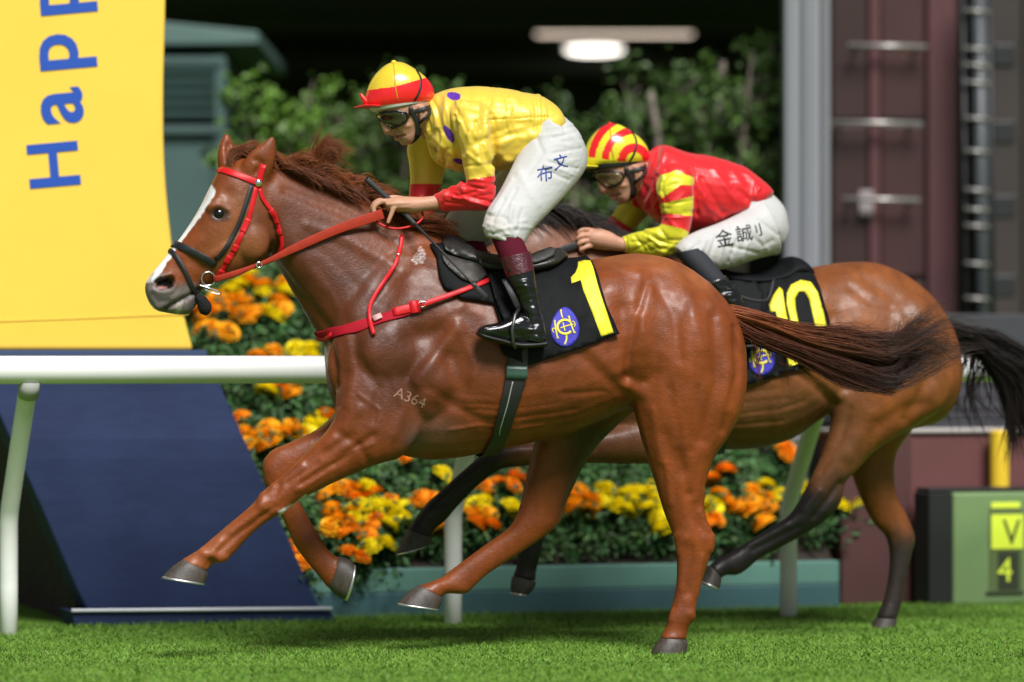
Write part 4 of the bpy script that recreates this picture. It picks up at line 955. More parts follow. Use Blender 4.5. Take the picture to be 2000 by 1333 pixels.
H2 = dict(
 ground=tuple(F2.P(1450, 1210, 0)*np.array((1, 1, 0))), voxel=.0085,
 trunk=[(1864, 668, 1866, 745, .09), (1848, 628, 1856, 790, .17), (1818, 580, 1830, 825, .215), (1768, 538, 1778, 840, .255), (1712, 514, 1712, 850, .275), (1655, 512, 1655, 805, .275), (1598, 520, 1604, 816, .275), (1530, 534, 1540, 859, .29), (1462, 542, 1470, 877, .295), (1395, 535, 1402, 880, .285), (1335, 510, 1345, 888, .27), (1275, 490, 1285, 890, .25), (1215, 482, 1225, 880, .235), (1155, 512, 1165, 852, .215), (1108, 570, 1120, 815, .165), (1082, 625, 1096, 765, .10)],
 neck=[(1310, 505, 1160, 720, .20), (1240, 480, 1100, 690, .165), (1180, 462, 1062, 640, .135), (1120, 432, 1038, 600, .118), (1062, 412, 1008, 570, .105), (1005, 440, 968, 575, .098), (958, 478, 940, 580, .090), (920, 505, 910, 580, .078)],
 head=[(a, b+60, c, d+60, w) for a, b, c, d, w in [(908, 440, 935, 560, .060), (885, 442, 930, 580, .082), (858, 452, 925, 600, .096), (835, 470, 908, 622, .103), (818, 500, 885, 638, .105), (798, 535, 855, 650, .098), (778, 570, 828, 658, .080), (756, 602, 808, 666, .068), (734, 630, 796, 680, .062), (716, 652, 790, 698, .060), (708, 668, 772, 710, .056), (709, 684, 742, 708, .048), (716, 700, 728, 706, .03)]],
 limbs=[
  [(1340, 720, 1420, 860, .12, .10), (1290, 800, 1330, 900, .14, .085), (1220, 828, 1232, 907, .14, .07), (1150, 846, 1155, 905, .14, .058), (1060, 864, 1066, 908, .14, .05), (1000, 868, 1012, 912, .14, .047), (950, 884, 976, 918, .14, .041), (905, 919, 932, 950, .14, .033), (864, 956, 893, 990, .14, .031), (832, 985, 870, 1017, .14, .038), (808, 1016, 847, 1036, .14, .032), (795, 1036, 843, 1051, .14, .04)],
  [(1340, 740, 1400, 850, -.12, .09), (1240, 828, 1255, 892, -.14, .07), (1150, 850, 1155, 898, -.14, .055), (1085, 858, 1092, 902, -.14, .048)],
  [(1045, 866, 1100, 872, -.14, .045), (1043, 905, 1094, 912, -.14, .044), (1042, 945, 1082, 950, -.14, .034), (1033, 990, 1071, 996, -.14, .031), (1022, 1045, 1062, 1052, -.14, .033), (1012, 1080, 1054, 1090, -.14, .037), (1008, 1108, 1047, 1116, -.14, .032), (1002, 1126, 1046, 1136, -.14, .041)],
  [(1680, 600, 1850, 680, .12, .12), (1640, 710, 1868, 735, .145, .135), (1624, 780, 1848, 790, .155, .125), (1622, 830, 1790, 830, .155, .10), (1608, 880, 1712, 878, .155, .078), (1590, 922, 1672, 920, .155, .062), (1568, 966, 1651, 942, .155, .054), (1542, 1006, 1640, 985, .155, .052), (1514, 1025, 1600, 1026, .155, .044), (1480, 1046, 1535, 1064, .155, .037), (1448, 1066, 1486, 1090, .155, .034), (1420, 1083, 1446, 1121, .155, .038), (1400, 1094, 1418, 1124, .155, .033), (1384, 1106, 1407, 1130, .155, .041)],
  [(1640, 760, 1830, 760, -.12, .12), (1648, 850, 1780, 840, -.14, .10), (1660, 910, 1748, 890, -.15, .08), (1680, 970, 1748, 960, -.15, .062), (1705, 1020, 1772, 1010, -.15, .054), (1730, 1048, 1786, 1048, -.15, .05), (1738, 1085, 1780, 1082, -.15, .042), (1735, 1130, 1768, 1130, -.15, .034), (1726, 1172, 1762, 1172, -.15, .034), (1716, 1195, 1755, 1196, -.15, .038), (1712, 1208, 1750, 1210, -.15, .04)],
  [(872, 526, 915, 542, .058, .030), (890, 500, 920, 508, .062, .024), (920, 478, 925, 481, .066, .005)],
  [(1830, 615, 1840, 680, 0, .05), (1860, 632, 1862, 668, 0, .038), (1900, 652, 1898, 674, 0, .024), (1925, 664, 1924, 674, 0, .012)],
 ],
 balls=[(1220, 690, .16, 75, 85, .10, 30), (1310, 740, .19, 60, 80, .085, 25), (1760, 690, .16, 95, 120, .13, 10), (1640, 770, .14, 22, 26, .10, 0), (880, 640, .075, 36, 34, .035, 0)],
 blend=[(1650, 800, 50), (1830, 690, 70), (1250, 840, 60), (1750, 560, 60), (1100, 660, 60), (1780, 800, 60), (1700, 830, 50)],
 strokes=[([(1600, 575)], 32, .016), ([(1660, 560), (1700, 590), (1740, 600)], 10, -.006), ([(1690, 545), (1760, 590), (1790, 640)], 14, -.008), ([(1625, 620), (1640, 700), (1650, 750)], 16, -.010), ([(1560, 700), (1600, 735), (1640, 775)], 9, .008), ([(1545, 715), (1590, 755), (1625, 785)], 9, -.009),
  ([(1805, 640), (1815, 740), (1770, 820)], 12, -.012), ([(1660, 800), (1640, 860), (1605, 920)], 8, -.007), ([(1700, 810), (1660, 890)], 14, .008), ([(1720, 830), (1760, 800), (1810, 790)], 12, -.008),
  ([(1640, 945), (1610, 985), (1590, 1010)], 7, -.012), ([(1600, 960), (1570, 995)], 6, .006), ([(1560, 1030), (1470, 1075)], 5, -.006), ([(1540, 1025), (1460, 1065)], 5, .004),
  ([(1420, 770), (1520, 760)], 3.5, -0.0024), ([(1420, 790), (1540, 778)], 3.5, -0.0024), ([(1420, 812), (1520, 800), (1570, 785)], 3.5, -0.0030), ([(1425, 832), (1530, 822)], 3.5, -0.0030), ([(1430, 850), (1500, 848)], 3.5, -0.0024), ([(1500, 690), (1520, 830)], 14, .004),
  ([(930, 930), (860, 990)], 5, -.005), ([(1160, 875), (1080, 885)], 6, -.005)],
 paint=paint2, eye=(840, 605, .0945, 12), shoe_h=4,
 hooves=[('near fore', [(795, 1034, 844, 1051, .14, .041), (786, 1054, 842, 1058, .14, .048), (775, 1082, 838, 1064, .14, .054)], 1),
         ('far fore', [(1001, 1125, 1047, 1137, -.14, .042), (998, 1140, 1042, 1150, -.14, .048), (998, 1158, 1030, 1162, -.14, .05)], 1),
         ('near hind', [(1383, 1104, 1408, 1131, .155, .042), (1375, 1120, 1406, 1143, .155, .048), (1367, 1134, 1402, 1151, .155, .053)], 1),
         ('far hind', [(1711, 1207, 1751, 1209, -.15, .041), (1704, 1220, 1750, 1220, -.15, .047), (1700, 1228, 1748, 1228, -.15, .052)], 1)],
)
horse2 = build_horse('racehorse', 'bay racehorse with black lower legs and tail, cloth number 10, behind the chestnut', F2, H2)
BV2 = bvh_of(horse2)
# ================================================================== RIDERS
M_skin = mat('skin', attr=True, rough=.5, spec=.4, subs=.15, var=.08, vscale=30, bump=.0006, bscale=180)
M_satin = mat('satin', attr=True, rough=.40, spec=.55, metal=.15, sheen=.2, bump=.0004, bscale=150, bstretch=(1, 1, .4), bump2=.003, b2scale=9, b2stretch=(2.4, 1, .7), rvar=.05, vscale=12)
M_cap = mat('cap_satin', attr=True, rough=.22, spec=.6, coat=.2, coat_r=.15, bump=.003, bscale=22)
M_breech = mat('breeches_white', attr=True, rough=.6, spec=.3, bump=.0005, bscale=160, bump2=.0025, b2scale=16, b2stretch=(1, 1, 2.2), var=.05, vscale=10)
M_patent = mat('boot_patent', (.004, .004, .005), rough=.2, spec=.35, coat=.8, coat_r=.05, bump=.035, bscale=15, bstretch=(.8, .8, 1.8), bdetail=1)
M_black = mat('strap_black', (.012, .012, .013), rough=.5, bump=.0006, bscale=300)
M_dark = MATS['louvre_dark']
def tube_px(F, pts, n=10):
    """closed tube through (px,py,s,radius m)"""
    P = catmull(pts, 4); m = MB().tube([F.P(a, b, s) for a, b, s, r in P], [max(r, .001) for *_, r in P], n=n); return np.array(m.v), m.f
def shell(name, F, st, mt, parent, seg=40, sub=8, e=2.1, col=None, egg=0):
    v, f = loft(F, st, seg=seg, sub=sub, e=e, egg=egg); c = col(project(v), F.s(v)) if col else None
    return recalc(obj(name, v, f, mt, parent, None, True, c))
def nearest_fold(S, F, n, region, amp, seed, ang=(0, 360), r=(3, 7), length=(20, 60), side=1):
    R = np.random.default_rng(seed)
    for _ in range(n):
        while True:
            p = R.uniform(region[0], region[1]), R.uniform(region[2], region[3])
            if len(region) < 5 or inside(np.array([p]), region[4])[0]: break
        a = math.radians(R.uniform(*ang)); L = R.uniform(*length); b = R.normal(0, .25)
        q = [(p[0]+L*t*math.cos(a+b*t), p[1]+L*t*math.sin(a+b*t)) for t in (-.5, -.2, .1, .5)]
        S.stroke(F, q, R.uniform(*r), amp*R.choice((-1, 1))*R.uniform(.5, 1.2), side=side, face=-.1)

def build_rider(label, F, J, loc):
    T = J['T']                                                     # maps head drawing px to this rider
    def HT(st): return [(*T(a, b), *T(c, d), s, w) for a, b, c, d, s, w in st]
    k = J['k']
    # --- body: one continuous surface from head to feet
    parts = [loft(F, q, seg=20, sub=4, grow=-.024) for q in J['torso']+J['legs']+J['calves']]+[loft(F, q, seg=20, sub=4, grow=-.024) for q in J['arms']]
    skull = [(722, 185, 842, 172, 0, .072), (729, 205, 843, 195, 0, .078), (739, 220, 842, 212, 0, .077), (753, 236, 838, 228, 0, .072), (765, 250, 832, 244, 0, .067), (772, 261, 826, 257, 0, .058), (779, 272, 818, 267, 0, .049), (787, 280, 810, 276, 0, .037), (794, 284, 803, 281, 0, .02)]
    parts.append(loft(F, HT(skull), seg=24, sub=4, e=2.2))
    parts.append(loft(F, HT([(740, 224, 756, 230, 0, .010), (743, 240, 764, 242, 0, .014), (747, 252, 770, 250, 0, .019), (750, 260, 771, 256, 0, .018), (756, 265, 770, 260, 0, .010)]), seg=14, sub=3))
    for bx, by, rx, ry, rs in ((771, 264, 7, 4.5, .022), (777, 272, 7, 4.5, .020), (790, 278, 9, 7, .024), (795, 245, 16, 10, .03), (752, 222, 12, 6, .05)):
        x, y = T(bx, by); parts.append(ball(F, x, y, .04 if bx == 795 and by == 245 else 0, rx*k, ry*k, rs))
    for sg in (1, -1): parts.append(loft(F, HT([(816, 206, 832, 208, sg*.077, .012), (817, 218, 836, 218, sg*.081, .012), (819, 230, 833, 231, sg*.079, .011), (821, 240, 828, 240, sg*.075, .008)]), seg=12, sub=3))
    parts.append(loft(F, J['neck'], seg=20, sub=4))
    for h in J['hands']:
        for q in h['palm']: parts.append(loft(F, q, seg=16, sub=3))
        for q in h['fingers']: parts.append(tube_px(F, q))
    S = fuse(parts, .0042); S.smooth(3)
    uv, s = S.uv(F); S.fresh()
    HS = lambda pts: [T(*p) for p in pts]
    S.stroke(F, HS([(766, 268), (776, 268.5), (790, 265)]), 1.7*k, -.009); S.stroke(F, HS([(752, 233), (765, 231), (778, 232)]), 6*k, -.008)
    S.stroke(F, HS([(771, 252), (780, 258), (787, 267)]), 2.5*k, -.005); S.stroke(F, HS([(825, 212), (828, 222), (824, 232)]), 3*k, -.005); S.stroke(F, HS([(800, 262), (810, 250)]), 7*k, -.003)
    S.stroke(F, HS([(758, 261), (765, 260)]), 2*k, -.005); S.stroke(F, HS([(775, 274), (784, 272)]), 2.5*k, -.003)
    for st in J.get('hand_strokes', []): S.stroke(F, *st[:3], side=1)
    uvr = project(S.v); c = np.tile((.50, .255, .165), (len(S.v), 1))
    hc = np.array(T(790, 240)); hd = np.linalg.norm(uvr-hc, axis=1)
    c = lerpc(c, (.54, .23, .16), .6*(1-sm(seg_dist(uvr, HS([(752, 257), (764, 256)])), 4*k, 10*k))); c = lerpc(c, (.40, .12, .095), .8*(1-sm(seg_dist(uvr, HS([(769, 266), (782, 269)])), 2.5*k, 5*k)))
    c = lerpc(c, (.40, .215, .15), .4*(1-sm(seg_dist(uvr, HS([(790, 272), (808, 262), (818, 250)])), 6*k, 16*k)))
    o = obj('person', S.v, S.q, M_skin, None, loc, True, c); tag(o, label, 'person', 'jockeys on the racehorses')
    bhead = bvh_of(o)
    # --- breeches
    B = fuse([loft(F, q, seg=28, sub=4) for q in J['legs']], .0055); B.smooth(6); B.fresh()
    for st in J['leg_strokes']: B.stroke(F, *st[:3], side=1, face=-.1)
    J['bfold'](B); B.smooth(1); uvr = project(B.v); c = np.tile((.50, .498, .495), (len(B.v), 1))
    nz = wn0(B, 14)
    for x, y, r, a in J['dirt']: c = lerpc(c, (.42, .36, .28), a*np.exp(-(np.linalg.norm(uvr-np.array((x, y)), axis=1)/r)**2)*np.clip(.7+nz, 0, 1))
    br = obj('breeches', B.v, B.q, M_breech, o, None, True, c)
    # --- jacket
    Q = fuse([loft(F, q, seg=32, sub=4, e=2.15) for q in J['torso']]+[loft(F, q, seg=22, sub=4) for q in J['sleeves']], .0043); Q.smooth(6)
    uvr = project(Q.v); w = np.zeros(len(Q.v))
    for x, y, r in J['jblend']: w = np.maximum(w, np.exp(-(np.linalg.norm(uvr-np.array((x, y)), axis=1)/r)**2))
    Q.smooth(10, .5, 0, w); Q.fresh()
    for st in J['jacket_strokes']: Q.stroke(F, *st[:3], **{**dict(side=1, face=-.1), **(st[3] if len(st) > 3 else {})})
    J['jfold'](Q); Q.smooth(1)
    jk = obj('jacket', Q.v, Q.q, M_satin, o, None, True, J['jpaint'](Q, project(Q.v), F.s(Q.v)))
    # --- helmet with its silk cover
    hm = shell('helmet', F, HT([(717, 211+J['capdy'], 845, 197, 0, .088), (713, 198, 848, 186, 0, .097), (718, 174, 843, 168, 0, .098), (730, 150, 829, 150, 0, .084), (748, 131, 806, 133, 0, .055), (762, 123, 790, 124, 0, .025), (772, 121, 778, 121, 0, .004)]), M_cap, o, seg=160, sub=26, col=J['cappaint'])
    shell('inner_cap', F, HT([(719, 204, 842, 188, 0, .088), (721, 211, 842, 194, 0, .088), (728, 219, 838, 200, 0, .084)]), J['rim'], hm, seg=32, sub=3)
    shell('peak', F, HT([(735, 206, 735, 213, 0, .092), (712, 205, 712, 212, 0, .080), (700, 207, 700, 212, 0, .058), (692, 209, 692, 211, 0, .026)]), J['peakm'], hm, seg=28, sub=5)
    v, f = tube_px(F, [(*T(704, 183), .01, .004), (*T(708, 190), .012, .009), (*T(716, 200), .012, .014), (*T(722, 206), .01, .010)]); recalc(obj('bow', v, f, J['peakm'], hm))
    v, f = ball(F, *T(769, 121), 0, 5*k, 3*k, .01); recalc(obj('button', v, f, J['btn'], hm))
    bh = bvh_of(hm)
    strap('seam', [T(768, 124), T(771, 145), T(772, 168), T(776, 190), T(778, 204)], 2.0*k, bh, F, J['seam'], hm, off=0, th=.003)
    strap('elastic', [T(813, 138), T(821, 152), T(822, 166), T(816, 186), T(805, 201)], 4.2*k, bh, F, M_black, hm, off=.001, th=.004, mirror=True)
    strap('chin_strap', [(*T(800, 208), 7), (*T(806, 222), 8), (*T(814, 238), 8), (*T(815, 252), 9), (*T(812, 268), 10)], 8*k, bhead, F, M_black, hm, off=.004, th=.006, mirror=True)
    strap('chin_strap', [T(838, 204), T(838, 218), T(832, 228), T(818, 240)], 6*k, bhead, F, M_black, hm, off=.005, th=.006, mirror=True)
    v, f = tube_px(F, [(*T(820, 250), .05, .008), (*T(816, 262), .04, .013), (*T(806, 274), .02, .012), (*T(800, 279), 0, .008)]); recalc(obj('chin_cup', v, f, M_black, hm))
    # --- goggles
    gg = empty('goggles', (0, 0, 0)); gg.parent = o; LOC[gg.name] = LOC[o.name]; gg.location = (0, 0, 0)
    outl = [(737, 222), (750, 217), (775, 215), (794, 219), (799, 228), (794, 239), (782, 247), (769, 250), (756, 246), (745, 237)]
    fr = [T(*p) for p in outl]; cc = np.mean(fr, 0); inn = [tuple(cc+(np.array(p)-cc)*.86) for p in fr]
    decal('frame', fr, bhead, F, J['gframe'], gg, off=.010, thick=.010, step=5, holes=[inn], mirror=True, smooth_it=12)
    decal('lens', [tuple(cc+(np.array(p)-cc)*.88) for p in fr], bhead, F, J['lens'], gg, off=.0085, thick=.003, step=5, mirror=True, smooth_it=12)
    strap('strap', [T(798, 222), T(812, 218), T(828, 214), T(840, 210)], 9*k, bhead, F, M_black, gg, off=.004, th=.004, mirror=True)
    # --- socks and boots
    for sg, dx in ((1, 0), (-1, J['farshift'])):
        g = lambda st: [(a+dx, b, c+dx, d, sg*s, w) for a, b, c, d, s, w in st]
        shell('sock', F, g(J['sock']), J['sockm'], o)
        bt = shell('boot', F, g(J['shaft']), M_patent, o, sub=8)
        shell('foot', F, g(J['foot']), M_patent, bt, sub=8); shell('sole', F, g(J['sole']), M_black, bt, sub=6)
        shell('top_band', F, g(J['band']), J['bandm'], bt)
    return o, br, jk, hm

# ---------------- front rider
M_peakr = mat('peak_red', (.72, .012, .014), rough=.3); M_peaky = mat('peak_yellow', (.80, .70, .02), rough=.3)
YEL, RED, PUR = (.80, .56, .055), (.78, .012, .016), (.115, .02, .42)
def jpaint1(Q, uv, s):
    c = np.tile(np.array(YEL), (len(Q.v), 1)); x, y = uv[:, 0], uv[:, 1]
    red = ((s > .02) & (y > 352-(x-912)*.16) & (x < 975)) | ((s < .0) & (y > 360) & (x < 900)); c[red] = RED
    for cx, cy, rx, ry, an, near in ((886, 188, 14, 8, 10, 1), (877, 262, 7, 19, -30, 1), (896, 315, 12, 5, 14, 1)):
        a = math.radians(an); u = (x-cx)*math.cos(a)+(y-cy)*math.sin(a); v = -(x-cx)*math.sin(a)+(y-cy)*math.cos(a)
        wv = .12*np.sin(u*.22+v*.17)
        c[((u/rx)**2+(v/ry)**2 < 1+wv) & (s < .19) & ~red & (s > -.05)] = PUR
    c[(x > 925) & (x < 1075) & (s < .05) & (y < 182+(x-925)*.03) & (s > -.16) & False] = (.85, .85, .8)
    return c
def cappaint1(uv, s):
    x, y = uv[:, 0], uv[:, 1]; edge = np.interp(x, [715, 720, 770, 800, 830, 850], [178, 176, 170, 161.5, 152.5, 148])
    c = np.tile(np.array((.72, .52, .035)), (len(x), 1)); c[y > edge] = (.78, .014, .018); return c
def jfold1(Q):
    nearest_fold(Q, F1, 30, (930, 1080, 212, 245), .0025, 11, (75, 105), (2.5, 4), (18, 40)); nearest_fold(Q, F1, 22, (950, 1085, 240, 320), .0050, 15, (-45, -5), (6, 10), (50, 110)); nearest_fold(Q, F1, 10, (900, 1060, 180, 215), .003, 16, (70, 110), (5, 8), (25, 50))
    nearest_fold(Q, F1, 16, (880, 960, 220, 350), .0055, 12, (65, 100), (4, 7), (40, 90)); nearest_fold(Q, F1, 16, (850, 965, 355, 408), .0045, 13, (-5, 35), (3, 5), (30, 70)); nearest_fold(Q, F1, 14, (835, 900, 200, 320), .006, 17, (50, 110), (3, 5), (25, 60))
    nearest_fold(Q, F1, 16, (800, 880, 290, 400), .007, 14, (60, 120), (3, 5), (20, 50), side=1)
def same(p): return p
def bfold1(B):
    nearest_fold(B, F1, 12, (1040, 1130, 240, 350), .0018, 31, (-35, 5), (2, 3.5), (25, 60)); nearest_fold(B, F1, 16, (948, 1025, 415, 475), .0030, 32, (-40, 60), (2, 4), (15, 40)); nearest_fold(B, F1, 10, (870, 950, 410, 470), .004, 33, (-40, 40), (2.5, 4), (15, 40))
J1 = dict(seam=mat('seam_gold', (.60, .30, .02), rough=.4), bfold=bfold1, capdy=0, T=lambda x, y: (x, y), k=1.0, farshift=-78,
 torso=[[(836, 196, 822, 262, 0, .062), (850, 184, 836, 280, 0, .10), (882, 173, 848, 312, 0, .155), (925, 169, 880, 332, 0, .178), (975, 172, 930, 336, 0, .178), (1020, 180, 975, 334, 0, .170), (1060, 191, 1025, 318, 0, .162), (1085, 210, 1068, 290, 0, .15), (1096, 232, 1092, 255, 0, .11)]],
 sleeves=[[(885, 195, 950, 205, .13, .06), (880, 222, 958, 230, .175, .068), (886, 255, 960, 265, .195, .062), (898, 290, 962, 310, .2, .056), (906, 330, 965, 350, .2, .054), (912, 358, 967, 382, .2, .051), (902, 358, 950, 410, .19, .048), (880, 366, 905, 412, .165, .043), (858, 376, 872, 413, .135, .038), (847, 380, 856, 411, .12, .033)],
          [(835, 225, 905, 245, -.14, .07), (797, 280, 880, 290, -.19, .062), (799, 320, 872, 325, -.2, .056), (801, 350, 864, 356, -.2, .052), (799, 375, 856, 385, -.2, .05), (797, 395, 850, 412, -.18, .048), (796, 408, 835, 432, -.14, .04), (790, 412, 812, 430, -.10, .032)]],
 arms=[[(885, 195, 950, 205, .13, .06), (880, 222, 958, 230, .175, .068), (898, 290, 962, 310, .2, .056), (912, 358, 967, 382, .2, .051), (902, 358, 950, 410, .19, .048), (858, 376, 872, 413, .135, .038), (835, 378, 842, 414, .118, .038)],
       [(835, 225, 905, 245, -.14, .07), (797, 280, 880, 290, -.19, .062), (801, 350, 864, 356, -.2, .052), (797, 395, 850, 412, -.18, .048), (790, 408, 812, 434, -.10, .04), (770, 405, 790, 430, -.05, .04)]],
 neck=[(795, 225, 848, 205, 0, .06), (806, 250, 852, 212, 0, .058), (825, 268, 868, 210, 0, .062), (850, 285, 890, 205, 0, .07)],
 legs=[[(1062, 208, 1030, 330, 0, .145), (1092, 222, 1050, 335, 0, .16), (1125, 255, 1080, 340, 0, .16), (1143, 295, 1110, 345, 0, .12)],
       [(1050, 225, 1146, 300, .085, .115), (1022, 280, 1142, 333, .12, .11), (998, 330, 1108, 378, .17, .095), (975, 375, 1070, 418, .22, .08), (953, 408, 1040, 450, .255, .071), (944, 436, 1022, 478, .275, .066), (948, 462, 1012, 484, .28, .054)],
       [(1040, 240, 1130, 320, -.085, .115), (985, 325, 1075, 385, -.16, .095), (920, 385, 990, 448, -.24, .078), (878, 414, 945, 472, -.275, .068), (866, 440, 915, 478, -.28, .055)]],
 calves=[[(950, 455, 1012, 475, .28, .055), (985, 520, 1040, 515, .315, .045), (1015, 590, 1052, 585, .33, .04), (1010, 640, 1050, 660, .335, .04)], [(870, 455, 920, 475, -.28, .055), (907, 520, 962, 515, -.315, .045), (937, 590, 974, 585, -.33, .04), (932, 640, 972, 660, -.335, .04)]],
 hands=[dict(palm=[[(872, 381, 878, 408, .13, .026), (845, 383, 850, 410, .12, .024), (820, 385, 826, 414, .112, .031), (797, 384, 806, 418, .105, .040), (776, 384, 786, 416, .10, .043), (760, 387, 768, 412, .098, .042), (748, 392, 754, 410, .096, .038)]],
   fingers=[[(770, 391, .062, .010), (747, 392, .060, .010), (734, 400, .060, .0098), (733, 412, .062, .009), (744, 418, .066, .008)], [(770, 391, .085, .0105), (744, 391, .083, .0105), (730, 400, .083, .010), (728, 413, .084, .0092), (741, 421, .088, .008)], [(770, 393, .108, .0105), (746, 394, .107, .0105), (732, 403, .107, .010), (731, 415, .108, .009), (743, 422, .11, .008)], [(772, 400, .130, .0098), (766, 414, .131, .0095), (761, 427, .131, .0088), (757, 437, .130, .0072)], [(800, 394, .07, .013), (780, 388, .058, .012), (762, 387, .055, .0105), (750, 391, .055, .008)]]),
  dict(palm=[[(800, 408, 812, 432, -.08, .026), (785, 403, 795, 430, -.06, .036), (768, 404, 778, 430, -.05, .040), (756, 408, 764, 426, -.045, .036)]],
   fingers=[[(765, 412, -.07+.022*i, .010), (745, 413, -.07+.022*i, .010), (736, 422, -.07+.022*i, .009), (742, 432, -.07+.022*i, .008)] for i in range(4)]+[[(785, 408, -.03, .012), (765, 404, -.025, .010), (752, 406, -.025, .008)]])],
 hand_strokes=[([(742, 396), (768, 392)], 2, -.002), ([(750, 400), (800, 396)], 2.5, .002), ([(760, 408), (800, 404)], 2.5, .0015)],
 leg_strokes=[([(1060, 330), (1110, 352)], 3, -.005), ([(1065, 322), (1118, 340)], 3, .004), ([(1075, 318), (1128, 330)], 2.5, -.004), ([(1080, 270), (1125, 258)], 3, -.003), ([(1080, 300), (1135, 290)], 3, -.003), ([(1000, 352), (960, 415)], 4, .004), ([(1008, 370), (980, 420)], 4, -.004),
   ([(952, 420), (985, 425), (1005, 450)], 4, -.005), ([(950, 436), (980, 448), (1010, 440)], 3.5, .005), ([(985, 390), (965, 425), (960, 450)], 4, -.005), ([(1000, 400), (995, 440), (1005, 465)], 3.5, .005), ([(1020, 410), (1010, 450)], 3.5, -.004), ([(955, 455), (990, 462), (1015, 470)], 3, -.005), ([(1040, 250), (1060, 300), (1030, 340)], 5, -.004), ([(1100, 240), (1108, 300)], 3, -.002), ([(1015, 340), (1050, 400)], 8, .004),
   ([(885, 430), (915, 440), (935, 425)], 4, -.005), ([(880, 448), (905, 458)], 3, .004), ([(900, 415), (910, 450)], 4, -.004), ([(925, 405), (940, 440)], 4, .004)],
 dirt=[(955, 435, 22, .75), (975, 455, 25, .35), (880, 440, 22, .6), (900, 465, 25, .6), (960, 455, 16, .5)],
 jblend=[(910, 215, 40), (850, 260, 40), (950, 260, 30)],
 jacket_strokes=[([(905, 205), (960, 225), (965, 300)], 5, -.008), ([(965, 235), (968, 320)], 5, -.008), ([(890, 215), (880, 260), (905, 300)], 5, -.007), ([(860, 190), (850, 230), (842, 270)], 6, -.006), ([(872, 185), (866, 240)], 4, .006), ([(945, 235), (1085, 228)], 1.6, -.003), ([(1058, 190), (1062, 250), (1055, 310)], 2.2, -.004), ([(1050, 188), (1054, 310)], 2.2, .003),
   ([(970, 300), (1010, 320), (1050, 300)], 7, .006), ([(980, 280), (1060, 255)], 12, .006), ([(1000, 190), (1030, 220), (1035, 260)], 7, .004), ([(900, 235), (930, 300)], 5, .006), ([(930, 240), (945, 310)], 5, -.006), ([(915, 300), (950, 330)], 4, .005), ([(910, 325), (955, 322)], 3, -.004),
   ([(880, 372), (930, 385), (960, 380)], 3, -.005), ([(885, 385), (950, 398)], 3, .005), ([(905, 362), (945, 370), (966, 360)], 3, -.005), ([(920, 350), (960, 355)], 3, .004), ([(852, 382), (858, 410)], 2, -.004), ([(870, 395), (920, 402)], 2.5, -.004),
   ([(820, 300), (850, 330), (860, 350)], 4, .006), ([(810, 320), (830, 350)], 4, -.006), ([(845, 290), (870, 320)], 4, -.006), ([(848, 270), (880, 300), (900, 330)], 5, .006), ([(830, 275), (850, 310)], 4, -.006), ([(805, 385), (850, 395)], 3, -.005), ([(800, 400), (845, 410)], 3, .004)],
 jpaint=jpaint1, jfold=jfold1, cappaint=cappaint1, rim=mat('rim_pale', (.55, .54, .50), rough=.5), peakm=M_peakr, btn=M_peaky,
 gframe=mat('goggle_black', (.012, .010, .010), rough=.25), lens=mat('lens_smoke', (.035, .022, .018), rough=.06, spec=.8, coat=1, coat_r=.03),
 sock=[(955, 448, 1008, 436, .28, .052), (960, 465, 1016, 458, .285, .051), (970, 490, 1027, 482, .30, .049), (980, 515, 1036, 506, .312, .049)], sockm=mat('sock_maroon', (.085, .005, .016), rough=.8, spec=.15, bump=.0008, bscale=300),
 band=[(976, 504, 1035, 491, .31, .0525), (982, 520, 1039, 508, .316, .0525), (990, 542, 1043, 528, .323, .052)], bandm=mat('croc_maroon', (.065, .006, .014), rough=.35, coat=.3, bump=.004, bscale=55, bstretch=(1, 1, 1.5)),
 shaft=[(984, 528, 1041, 518, .32, .049), (992, 545, 1044, 536, .324, .048), (1006, 572, 1048, 564, .33, .043), (1016, 595, 1053, 588, .332, .040), (1023, 622, 1060, 618, .335, .039), (1022, 645, 1065, 650, .335, .041), (1022, 664, 1064, 672, .335, .040)],
 foot=[(1063, 645, 1064, 671, .335, .028), (1045, 625, 1048, 672, .335, .038), (1022, 612, 1022, 672, .335, .041), (1002, 616, 998, 670, .335, .042), (975, 629, 970, 664, .335, .045), (954, 633, 952, 662, .335, .045), (941, 636, 941, 659, .335, .040), (935, 640, 936, 656, .335, .030), (932, 645, 933, 652, .335, .016)],
 sole=[(1066, 666, 1066, 677, .335, .036), (1040, 668, 1040, 680, .335, .042), (1010, 668, 1010, 680, .335, .043), (975, 660, 975, 671, .335, .046), (950, 654, 950, 664, .335, .045), (937, 650, 938, 659, .335, .038), (931, 649, 932, 655, .335, .022)],
)
rider1, br1, jk1, hm1 = build_rider('person in yellow satin jacket, red cuffs and yellow and red cap, crouched on the chestnut', F1, J1, tuple(F1.P(1000, 500, 0)))

